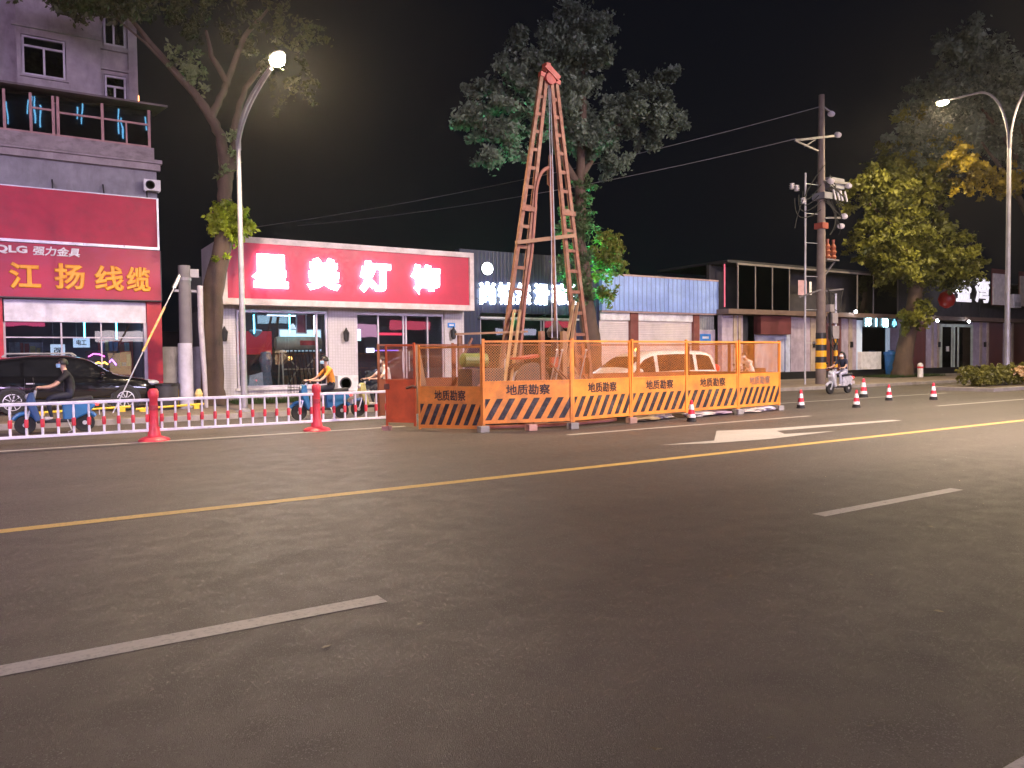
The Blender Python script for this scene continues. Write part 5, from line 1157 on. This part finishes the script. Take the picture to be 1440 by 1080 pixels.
# ------------------------------------------------------------------ traffic cones
def cone():
    r = thing('traffic_cone', (0, 0, 0), 'x', 'traffic cone', 'red and white cones beside the fence')
    MB().lathe([(.17, 0), (.17, .04), (.155, .06), (.15, .13), (.155, .14)], 12).build('base', RUBBER, r)
    def rr(z): return .145 - .1*(z-.13)/.6
    for i, (z0, z1, m) in enumerate([(.13, .26, 'w'), (.26, .42, 'r'), (.42, .60, 'w'), (.60, .73, 'r')]):
        MB().lathe([(rr(z0), z0), (rr(z1), z1)], 16).build('band', pbr('reflective_white', (.85, .83, .82), .25) if m == 'w' else pbr('cone_red', (.75, .03, .06), .4), r, smooth=True)
    MB().lathe([(.045, .73), (.04, .75), (.02, .755)], 12).build('tip', pbr('cone_red', (.75, .03, .06), .4), r)
    return r
cn = cone()
for i, (x, y, rz, lb, sc) in enumerate([(13.7, 13.45, .3, 'cone standing close in front of the orange fence', .95), (19.5, 14.7, 1, 'largest looking cone just right of the fence corner', 1.0), (20.95, 13.85, 2, 'cone on the road in front of the white scooter wheel', .95), (26.0, 16.9, .5, 'cone farthest back, nearest the kerb behind the others', 1.25), (24.9, 15.25, .2, 'cone between the farthest one and the lone right one', .98), (26.3, 14.5, .9, 'lone cone at the right end of the row', 1.05)]):
    o = cn if i == 0 else copy_tree(cn); place(o, (x, y, 0), lb, rz); o.scale = (sc*.73,)*3

# ------------------------------------------------------------------ cars
def car(loc, rz, name, label, cat, st, wr_, wheels, wins, shield, back, paintm, hl, tl, handles, dark_lower=True, wz=.33):
    r = thing(name, loc, label, cat, None, rz)
    A = np.array(st, float); xs = A[:, 0]; n = 46
    X = np.linspace(xs[0], xs[-1], n)
    def cr(col):
        out = np.interp(X, xs, A[:, col]); 
        for _ in range(2): out[1:-1] = (out[:-2]+2*out[1:-1]+out[2:])/4
        return out
    zl, zb, zt, w, wr = (cr(c) for c in range(1, 6))
    def sec(i):
        h = zt[i]-zb[i]; q = min(.1, h*.35)
        return [(w[i]*.88, zl[i]), (w[i]*.985, zl[i]+.10), (w[i], zl[i]*.45+zb[i]*.55), (w[i]*.985, zb[i]-.03), (w[i]*.955, zb[i]),
                (wr[i]+(.0), zt[i]-q), (wr[i]*.93, zt[i]-q*.45), (wr[i]*.72, zt[i]-q*.12), (wr[i]*.35, zt[i]), (0, zt[i]+.005)]
    vs = []; m = 19
    for i in range(n):
        s_ = sec(i); vs += [(X[i], -y, z) for y, z in s_] + [(X[i], y, z) for y, z in s_[-2::-1]]
    fs = [(i*m+k, i*m+k+1, (i+1)*m+k+1, (i+1)*m+k) for i in range(n-1) for k in range(m-1)]
    fs += [((i+1)*m, i*m, i*m+m-1, (i+1)*m+m-1) for i in range(n-1)] + [tuple(range(m)), tuple((n-1)*m+k for k in range(m-1, -1, -1))]
    MB().add(vs, fs).build('body', paintm, r, smooth=True)
    def I(col, x): return float(np.interp(x, X, col))
    def side(x, s_, sg, o=.008):
        y0, z0 = I(w, x)*.955, I(zb, x); h = I(zt, x)-z0; q = min(.1, h*.35); y1, z1 = I(wr, x), z0+h-q
        return (x, sg*(y0+(y1-y0)*s_+o), z0+(z1-z0)*s_)
    for xa0, xa1, xb0, xb1 in wins:                      # bottom rear, top rear, bottom front, top front
        for sg in (-1, 1):
            k = 8; v = [side(a0+(b0-a0)*t/k, s_, sg) for s_, a0, b0 in ((.1, xa0, xb0), (.92, xa1, xb1)) for t in range(k+1)]
            MB().add(v, [(t, t+1, t+k+2, t+k+1) for t in range(k)]).build('window', BLACKGL, r, smooth=True)
    for nm, (x0, x1, o) in (('windscreen', shield), ('rear_window', back)):
        k = 8; v = []
        for j in range(k+1):
            x = x0+(x1-x0)*j/k
            for t in (-1, -.72, -.35, 0, .35, .72, 1):
                h = I(zt, x)-I(zb, x); q = min(.1, h*.35); y = t*I(wr, x)*.93; dz = {1: q*.45, .72: q*.12, .35: 0, 0: -.005}[abs(t)]
                v.append((x+o, y, I(zt, x)-dz+.010))
        MB().add(v, [(j*7+t, j*7+t+1, (j+1)*7+t+1, (j+1)*7+t) for j in range(k) for t in range(6)]).build(nm, BLACKGL, r, smooth=True)
    for x in wheels:
        for sg in (-1, 1):
            y = sg*(I(w, x)-.10); R_ = wz
            wh = MB().lathe([(R_*.62, -.1), (R_*.94, -.11), (R_, -.06), (R_, .06), (R_*.94, .11), (R_*.62, .1)], 28, ax='y').build('wheel', RUBBER, r, smooth=True)
            wh.location = (x, y+sg*.02, R_)
            b = MB().lathe([(R_*.66, sg*.07), (R_*.66, sg*.112), (R_*.6, sg*.115), (R_*.6, sg*.05)], 28, ax='y').lathe([(.06, sg*.06), (.06, sg*.11), (.02, sg*.115)], 12, ax='y')
            for k in range(10):
                a = 2*math.pi*k/10; b.beam((.04*math.cos(a), sg*.095, .04*math.sin(a)), (R_*.62*math.cos(a+.08), sg*.1, R_*.62*math.sin(a+.08)), .035, .02)
            b.build('rim', ALU, wh); MB().lathe([(R_*.6, sg*.04), (R_*.6, sg*.05)], 20, ax='y').build('hub_disc', BLACKP, wh)
            v = [(x+R_*1.16*math.cos(a), sg*(I(w, x)+.004), max(.12, R_+R_*1.16*math.sin(a))) for a in np.linspace(0, 2*math.pi, 28, endpoint=False)]
            MB().add(v+[(p[0], sg*(I(w, x)-.02), p[2]) for p in v], [tuple(range(28))]+[(k, (k+1) % 28, 28+(k+1) % 28, 28+k) for k in range(28)]).build('wheel_arch', BLACKP, r)
    xe = xs[-1]; xr = xs[0]
    for sg in (-1, 1):
        MB().ball((xe-.16, sg*(I(w, xe-.2)*.80), hl), (.2, .2, .09), 14, 8).build('headlight', pbr('headlight_glass', (.55, .58, .62), .08, spec=1), r, smooth=True)
        MB().ball((xr+.10, sg*(I(w, xr+.12)*.88), tl), (.10, .11, .14), 14, 8).build('tail_light', emit('tail_red', (.8, .02, .015), .5, (.5, .01, .01)), r, smooth=True)
        MB().ball((shield[1]-.28, sg*(I(w, .6)+.1), I(zb, .6)+.1), (.08, .13, .085), 12, 7).build('wing_mirror', paintm, r, smooth=True)
        for x in handles: MB().box(x-.1, x+.1, sg*I(w, x)-.02, sg*I(w, x)+.025, I(zb, x)-.16, I(zb, x)-.13).build('door_handle', ALU, r)
        b = MB()
        for x in handles: b.box(x-.14, x-.132, sg*I(w, x)-.02, sg*I(w, x)+.003, I(zl, x)+.1, I(zb, x))
        b.box(xr+.6, xe-.7, sg*(I(w, 0))-.03, sg*(I(w, 0))+.012, I(zl, 0)+.02, I(zl, 0)+.14)
        b.build('door_trim', BLACKP, r)
    MB().box(xe-.06, xe+.015, -.5, .5, zl[-1]+.06, zl[-1]+.24).build('grille', BLACKP, r, bevel=.01)
    MB().box(xe+.012, xe+.02, -.22, .22, zl[-1]+.0, zl[-1]+.1).build('front_plate', pbr('blue_plate', (.03, .1, .4), .4), r)
    return r
BLACKCAR = pbr('black_car_paint', (.008, .008, .010), .12, var=.1, spec=.6, coat=1)
suv = car((1.1, 26.1, .17), 0, 'parked_car', 'black sport utility car parked nose right before the corner shop', 'car',
    [(-2.33, .48, .92, 1.0, .78, .70), (-2.22, .36, 1.0, 1.16, .88, .72), (-2.0, .3, 1.03, 1.42, .915, .68), (-1.7, .27, 1.03, 1.56, .925, .66), (-.9, .25, 1.0, 1.66, .93, .66), (0, .25, .98, 1.65, .93, .66), (.5, .25, .97, 1.54, .93, .68), (1.15, .25, .96, 1.08, .925, .80), (1.6, .27, .92, 1.0, .91, .82), (2.1, .33, .83, .88, .85, .72), (2.33, .42, .68, .74, .72, .6)],
    None, (-1.38, 1.42), [(-1.95, -1.75, -1.18, -1.18), (-1.1, -1.1, -.25, -.25), (-.17, -.17, .95, .38)], (.55, 1.1, .0), (-2.2, -1.85, -.01), BLACKCAR, .80, .98, (-.95, -.02), wz=.35)
for sg in (-1, 1): MB().tube([(-1.6, sg*.6, 1.6), (-1.5, sg*.6, 1.70), (.1, sg*.6, 1.70), (.2, sg*.6, 1.62)], .018, 6).build('roof_rail', ALU, suv)
WVAN = pbr('white_van_paint', (.74, .72, .70), .22, var=.06, coat=.7)
van = car((18.1, 19.75, 0), math.pi, 'parked_van', 'white people carrier standing right behind the fenced drilling site', 'van',
    [(-2.58, .5, 1.0, 1.1, .80, .72), (-2.48, .38, 1.04, 1.45, .88, .74), (-2.3, .3, 1.05, 1.68, .91, .74), (-1.9, .28, 1.05, 1.78, .92, .74), (-.6, .26, 1.04, 1.82, .925, .75), (.5, .26, 1.02, 1.78, .925, .75), (1.0, .26, 1.0, 1.60, .92, .76), (1.75, .28, .98, 1.14, .91, .82), (2.2, .32, .90, .98, .87, .75), (2.6, .42, .72, .78, .74, .6)],
    None, (-1.55, 1.65), [(-2.3, -2.1, -1.45, -1.45), (-1.3, -1.3, .35, .35), (.5, .5, 1.5, .95)], (1.0, 1.6, .0), (-2.5, -2.3, -.012), WVAN, .92, 1.15, (-.5, .55), wz=.34)

# ------------------------------------------------------------------ scooters and riders
def scooter(loc, rz, label, body, accent, seat, big=False, basket=False):
    r = thing('electric_scooter', loc, label, 'scooter', None, rz)
    R_ = .21
    for x in (.62, -.55):
        wh = MB().lathe([(R_*.62, -.04), (R_*.95, -.05), (R_, -.02), (R_, .02), (R_*.95, .05), (R_*.62, .04)], 22, ax='y').build('wheel', RUBBER, r, smooth=True); wh.location = (x, 0, R_)
        b = MB().lathe([(R_*.64, -.03), (R_*.64, .03)], 20, ax='y').lathe([(.05, -.06), (.05, .06)], 10, ax='y'); b.build('rim', ALU, wh)
        MB().tube([(x+.26*math.cos(a), 0, R_+.26*math.sin(a)) for a in np.linspace(.5, 2.6, 10)], .05, 8).build('mudguard', accent, r, smooth=True)
    MB().tube([(.62, .07, R_), (.5, .07, .6)], .022, 8).tube([(.62, -.07, R_), (.5, -.07, .6)], .022, 8).tube([(.5, 0, .55), (.40, 0, .98)], .03, 8).build('fork', STEEL, r)
    MB().prism([(.30, .28), (.42, .26), (.60, .70), (.55, .92), (.44, .95), (.38, .60)], -.14, .14).build('front_shield', body, r, bevel=.04)
    MB().box(-.3, .4, -.15, .15, .24, .31).build('footboard', BLACKP, r, bevel=.02)
    MB().prism([(-.32, .27), (-.12, .27), (-.10, .68), (-.62, .72), (-.80, .62), (-.62, .42)], -.115, .115).build('rear_body', accent, r, bevel=.04)
    MB().prism([(-.05, .68), (-.02, .76), (-.4, .80), (-.72, .83), (-.74, .73)], -.14, .14).build('seat', seat, r, bevel=.03)
    MB().tube([(.36, .34, 1.02), (.42, .18, 1.03), (.41, 0, 1.0), (.42, -.18, 1.03), (.36, -.34, 1.02)], .016, 8).build('handlebar', BLACKP, r, smooth=True)
    for s_ in (-1, 1):
        MB().tube([(.36, s_*.36, 1.02), (.38, s_*.24, 1.03)], .022, 8).build('grip', RUBBER, r)
        MB().tube([(.42, s_*.2, 1.03), (.44, s_*.24, 1.2)], .006, 5).ball((.44, s_*.25, 1.23), (.012, .06, .045), 10, 6).build('mirror', BLACKP, r)
    MB().ball((.555, 0, .84), (.06, .09, .07), 12, 7).build('headlight', pbr('headlight_glass', (.55, .58, .62), .08), r, smooth=True)
    MB().box(-.84, -.78, -.09, .09, .60, .68).build('tail_light', emit('scooter_tail', (1, .03, .03), 3), r, bevel=.01)
    MB().box(-.86, -.85, -.1, .1, .38, .50).build('rear_plate', WHITE, r)
    if basket:
        b = MB()
        for z in (.72, .80, .88, .95):
            b.tube([(.62, -.13, z), (.86, -.15, z), (.86, .15, z), (.62, .13, z), (.62, -.13, z)], .007, 5)
        for x, y in ((.62, -.13), (.70, -.137), (.78, -.143), (.86, -.15), (.86, -.05), (.86, .05), (.86, .15), (.78, .143), (.70, .137), (.62, .13)): b.tube([(x, y, .70), (x, y, .95)], .006, 5)
        b.box(.62, .86, -.14, .14, .695, .705); b.build('basket', BLACKP, r)
        MB().tube([(-.2, .15, .3), (-.28, .22, .06), (-.2, .24, .02)], .014, 6).build('kickstand', STEEL, r)
        MB().tube(curve((.38, -.22, 1.03), (.55, -.12, 1.08), (.5, -.05, .8), 8), .007, 5).tube(curve((.38, .22, 1.03), (.56, .1, 1.06), (.5, .05, .78), 8), .007, 5).build('brake_cable', RUBBER, r)
    if big: MB().box(-.95, -.62, -.17, .17, .84, 1.08).build('rear_box', BLACKP, r, bevel=.03)
    return r
SKIN = pbr('skin', (.50, .30, .22), .5, var=.08); HAIR = pbr('black_hair', (.012, .010, .010), .5); MASK = pbr('blue_mask', (.35, .60, .78), .7); WMASK = pbr('white_mask', (.75, .75, .78), .7)
def rider(loc, rz, label, shirt, trousers, shoes, mask=None, longhair=False, lean=.08, female=False, look=0., bare=True, sit=.80):
    """one continuous skinned body sitting on a scooter, facing +x"""
    r = thing('person', loc, label, 'person', None, rz)
    V = []; E_ = []; RAD = []; TAG = []
    def v(p, rad, tg): V.append(p); RAD.append(rad); TAG.append(tg); return len(V)-1
    def e(a, b): E_.append((a, b))
    s = sit; k = .92 if female else 1
    pel = v((-.30, 0, s+.10), (.155, .13), 't')
    wa = v((-.31+lean*.3, 0, s+.26), (.135*k, .115), 's'); ch = v((-.30+lean, 0, s+.44), (.165*k, .125), 's'); up = v((-.28+lean*1.3, 0, s+.54), (.12*k, .10), 's'); nk = v((-.26+lean*1.5, 0, s+.63), (.052, .052), 'k'); hb = v((-.245+lean*1.7, 0, s+.69), (.07, .066), 'k')
    hx = -.235+lean*1.8
    hd = v((hx, 0, s+.78), (.098, .086), 'k'); ht = v((hx-.01, 0, s+.865), (.07, .065), 'k')
    for a, b in ((pel, wa), (wa, ch), (ch, up), (up, nk), (nk, hb), (hb, hd), (hd, ht)): e(a, b)
    hands = []
    for sg in (-1, 1):
        sh = v((-.28+lean*1.2, sg*.17*k, s+.535), (.068, .062), 's'); am = v((-.18+lean, sg*.235, s+.44), (.052, .05), 's'); el = v((-.04+lean, sg*.29, s+.30), (.042, .04), 'k' if bare else 's'); fo = v((.14, sg*.31, s+.25), (.038, .035), 'k' if bare else 's'); wr = v((.28, sg*.30, .245+s), (.025, .027), 'k'); pm = v((.355, sg*.295, .245+s), (.018, .036), 'k')
        for a, b in ((up, sh), (sh, am), (am, el), (el, fo), (fo, wr), (wr, pm)): e(a, b)
        for j, (dy, ln) in enumerate(((-.027, .9), (-.009, 1.05), (.009, 1.0), (.026, .8))):
            f1 = v((.392, sg*.295+dy, .238+s), .0095, 'k'); f2 = v((.392+.012*ln, sg*.295+dy*1.05, .238+s-.028*ln), .0088, 'k'); f3 = v((.380, sg*.295+dy*1.05, .238+s-.045*ln), .008, 'k')
            e(pm, f1); e(f1, f2); e(f2, f3)
        t1 = v((.35, sg*.295-sg*.038, .232+s), .0105, 'k'); t2 = v((.372, sg*.295-sg*.036, .205+s), .009, 'k'); e(pm, t1); e(t1, t2)
        hip = v((-.25, sg*.10, s+.045), (.10*k, .09), 't'); th = v((-.05, sg*.13, s+.035), (.085*k, .082), 't'); kn = v((.17, sg*.15, s-.01), (.062, .062), 't'); sn = v((.145, sg*.145, s-.22), (.055, .056), 't'); an = v((.11, sg*.13, .40), (.036, .038), 't'); he = v((.10, sg*.13, .345), (.04, .04), 'b'); to = v((.26, sg*.14, .335), (.032, .045), 'b')
        for a, b in ((pel, hip), (hip, th), (th, kn), (kn, sn), (sn, an), (an, he), (he, to)): e(a, b)
    me = bpy.data.meshes.new('body'); me.from_pydata(V, E_, [])
    ob = bpy.data.objects.new('body', me); COL.objects.link(ob)
    sk = ob.modifiers.new('skin', 'SKIN'); sk.use_smooth_shade = True
    ss = ob.modifiers.new('sub', 'SUBSURF'); ss.levels = 1; ss.render_levels = 1
    for i, q in enumerate(me.skin_vertices[0].data): q.radius = RAD[i] if hasattr(RAD[i], '__len__') else (RAD[i], RAD[i]); q.use_root = (i == 0)
    dg = bpy.context.evaluated_depsgraph_get(); m2 = bpy.data.meshes.new_from_object(ob.evaluated_get(dg)); bpy.data.objects.remove(ob)
    body = bpy.data.objects.new('body', m2); COL.objects.link(body); body.parent = r
    m2.materials.clear()
    for m in (shirt, trousers, SKIN, shoes): m2.materials.append(m)
    order = {'s': 0, 't': 1, 'k': 2, 'b': 3}; VV = np.array(V)
    segs = [(VV[a], VV[b], TAG[a], TAG[b]) for a, b in E_]
    idx = []
    for p in m2.polygons:
        c = np.array(p.center); best = 9; tg = 's'
        for a, b, ta, tb in segs:
            d = b-a; t = np.clip(((c-a)@d)/(d@d), 0, 1); q = np.linalg.norm(c-(a+d*t))
            if q < best: best = q; tg = ta if t < .55 else tb
        idx.append(order[tg])
    m2.polygons.foreach_set('material_index', idx)
    # face, ears, hair, mask
    z = s+.775
    MB().ball((hx+.098, 0, z-.012), (.022, .014, .022), 8, 6).build('nose', SKIN, r, smooth=True)
    for sg in (-1, 1):
        MB().ball((hx+.082, sg*.034, z+.018), (.012, .014, .008), 8, 6).build('eye', BLACKP, r, smooth=True)
        MB().ball((hx-.005, sg*.088, z), (.022, .012, .03), 8, 6).build('ear', SKIN, r, smooth=True)
    if not mask: MB().ball((hx+.083, 0, z-.05), (.012, .026, .007), 8, 5).build('mouth', pbr('lip', (.4, .16, .13), .5), r, smooth=True)
    b = MB(); vs = []; n, k_ = 16, 8
    for i in range(k_+1):
        for j in range(n):
            a = 2*math.pi*j/n; ph = (math.pi*.60)*i/k_
            fr = 1-.20*max(0, math.cos(a))*(i/k_); q = 1+random.uniform(-.03, .03)
            lim = min(ph, math.pi*(.36 if math.cos(a) > .5 else .60))
            vs.append((hx-.012+.118*math.sin(lim)*math.cos(a)*q*fr, .106*math.sin(lim)*math.sin(a)*q, z+.015+.115*math.cos(lim)*q))
    b.add(vs, [(i*n+j, (i+1)*n+j, (i+1)*n+(j+1) % n, i*n+(j+1) % n) for i in range(k_) for j in range(n)])
    if longhair: b.tube([(hx-.05, 0, z+.05), (hx-.10, 0, z-.06), (hx-.15, 0, z-.2), (hx-.17, 0, z-.33)], [.09, .10, .09, .03], 12)
    b.build('hair', HAIR, r, smooth=True)
    if mask:
        vs = []
        for i in range(5):
            for j in range(9):
                a = (j-4)/4*1.25; zz = z-.085+.085*i/4; rr_ = .102 - .012*abs(i-2.5)/2.5 + (.014 if j == 4 else .006 if j in (3, 5) else 0)
                vs.append((hx+.004+rr_*math.cos(a), .093*math.sin(a), zz))
        MB().add(vs, [(i*9+j, i*9+j+1, (i+1)*9+j+1, (i+1)*9+j) for i in range(4) for j in range(8)]).build('face_mask', mask, r, smooth=True)
    return r
BLUE = pbr('scooter_blue', (.025, .15, .34), .4, dirt=(.08, .12, .2), dfac=.3); DBLUE = pbr('scooter_dark_blue', (.03, .08, .2), .4); SILV = pbr('scooter_silver', (.62, .62, .68), .3, .2); BSEAT = pbr('black_seat', (.02, .02, .022), .6)
DARKC = pbr('black_tshirt', (.015, .014, .018), .9, bump=.2); NAVYC = pbr('dark_trousers', (.02, .022, .035), .9); ORC = pbr('orange_tshirt', (.72, .27, .04), .9); WHC = pbr('white_shirt', (.78, .74, .72), .9); JEAN = pbr('pale_jeans', (.46, .46, .56), .9); SHOE = pbr('white_shoes', (.55, .5, .48), .6); KHA = pbr('khaki_shorts', (.35, .30, .16), .9)
scooter((.62, 20.4, 0), math.pi, 'blue electric scooter ridden by the person in black', DBLUE, BLUE, BSEAT, basket=True)
rider((.62, 20.4, 0), math.pi, 'person in black T-shirt and pale blue mask riding past the black car', DARKC, NAVYC, SHOE, MASK, lean=.06)
scooter((6.78, 20.3, 0), math.pi, 'blue electric scooter ridden by the person in orange', BLUE, BLUE, BSEAT, basket=True)
rider((6.78, 20.3, 0), math.pi, 'person in orange T-shirt and mask riding a blue scooter', ORC, NAVYC, SHOE, MASK, lean=.08)
scooter((8.55, 20.6, 0), math.pi, 'dark scooter with yellowish front ridden by the person in white', pbr('scooter_olive', (.40, .38, .14), .5), DBLUE, BSEAT)
rider((8.55, 20.6, 0), math.pi, 'person in white shirt and mask riding beside the orange gate', WHC, NAVYC, SHOE, WMASK, lean=.07)
scooter((24.0, 20.6, 0), math.pi, 'pale scooter with rear box seen through the far end of the fence', pbr('scooter_cream', (.68, .6, .5), .35), SILV, BSEAT, True)
rider((24.0, 20.6, 0), math.pi, 'person in pale top riding behind the far end of the fence', WHC, pbr('beige_trousers', (.5, .42, .34), .9), SHOE, WMASK, lean=.2)
scooter((27.9, 19.2, 0), math.pi, 'silver white motor scooter ridden by the long haired person', SILV, SILV, BSEAT)
rider((27.9, 19.2, 0), math.pi, 'person with long dark hair, navy top and pale jeans on the silver scooter', pbr('navy_top', (.02, .022, .05), .9), JEAN, SHOE, WMASK, True, .05, True)

# ------------------------------------------------------------------ small things by the kerb
t = thing('rubbish_bin', (3.62, 25.0, .15), 'dark round rubbish bin right of the black car nose', 'bin')
MB().lathe([(.26, 0), (.3, .1), (.32, .72), (.34, .74)], 18).build('body', pbr('bin_dark', (.06, .06, .065), .5), t, smooth=True); MB().lathe([(.35, .74), (.35, .79), (.2, .8)], 18).build('lid', BLACKP, t)
t = thing('yellow_crate', (4.0, 26.0, .17), 'yellow plastic crate beside the whitewashed foot of the stub pole', 'crate')
b = MB().box(-.25, .25, -.2, .2, 0, .05)
for z in (.1, .22, .34, .46): b.box(-.25, .25, -.2, -.18, z, z+.09).box(-.25, .25, .18, .2, z, z+.09).box(-.25, -.23, -.18, .18, z, z+.09).box(.23, .25, -.18, .18, z, z+.09)
for sx in (-.25, .22):
    for sy in (-.2, .17): b.box(sx+.002, sx+.028, sy+.002, sy+.028, .05, .56)
b.build('crate', pbr('yellow_plastic', (.75, .52, .04), .4), t)
for x0, x1, y, lb in ((.2, 2.6, 24.6, 'yellow barrier pole lying under the black car side'), (2.7, 4.6, 24.5, 'yellow barrier pole lying by the stub pole')):
    t = MB().tube([(x0, y, .24), (x1, y+.25, .3)], .035, 8).box(x0+.1, x0+.25, y-.1, y+.12, .152, .22).box(x1-.3, x1-.15, y+.1, y+.32, .152, .27).build('barrier_pole', MC['yellow_plastic'], None); tag(t, lb, 'pole', 'yellow poles on the pavement')
for i in range(60):
    pass
# fallen leaves and litter on the asphalt
v = []; fc = []
for i in range(420):
    px, py = random.uniform(-3, 30), random.choice([random.uniform(1.4, 6), random.uniform(15, 22), random.uniform(22.2, 26)]); z = .16 if py > 22.14 else .006; a = random.uniform(0, 6.28); s_ = random.uniform(.015, .04); k = len(v)
    for q in range(4): v.append((px+s_*math.cos(a+q*1.57)*(1 if q % 2 else .5), py+s_*math.sin(a+q*1.57)*(1 if q % 2 else .5), z+random.uniform(0, .012)))
    fc.append((k, k+1, k+2, k+3))
tag(MB().add(v, fc).build('fallen_leaves', leafmat('dead_leaf', (.16, .11, .05), (.3, .25, .16), .1)), 'scattered dead leaves and grit on road and pavement', 'fallen leaves', kind='stuff')

# ------------------------------------------------------------------ thin haze volume added to give the lamps a halo
hz = MB().box(-65, 130, -45, 75, -1.2, 34).build('added_haze', None)
hm = bpy.data.materials.new('lamp_haze'); hm.use_nodes = True; ht = hm.node_tree
ht.nodes.remove(ht.nodes['Principled BSDF']); pv = ht.nodes.new('ShaderNodeVolumePrincipled')
pv.inputs['Density'].default_value = .00035; pv.inputs['Color'].default_value = (.9, .88, .85, 1); pv.inputs['Anisotropy'].default_value = .8
ht.links.new(pv.outputs[0], ht.nodes['Material Output'].inputs['Volume'])
hz.data.materials.clear(); hz.data.materials.append(hm); hz['kind'] = 'stuff'; hz['label'] = 'thin haze added to give the street lamps a faint halo'
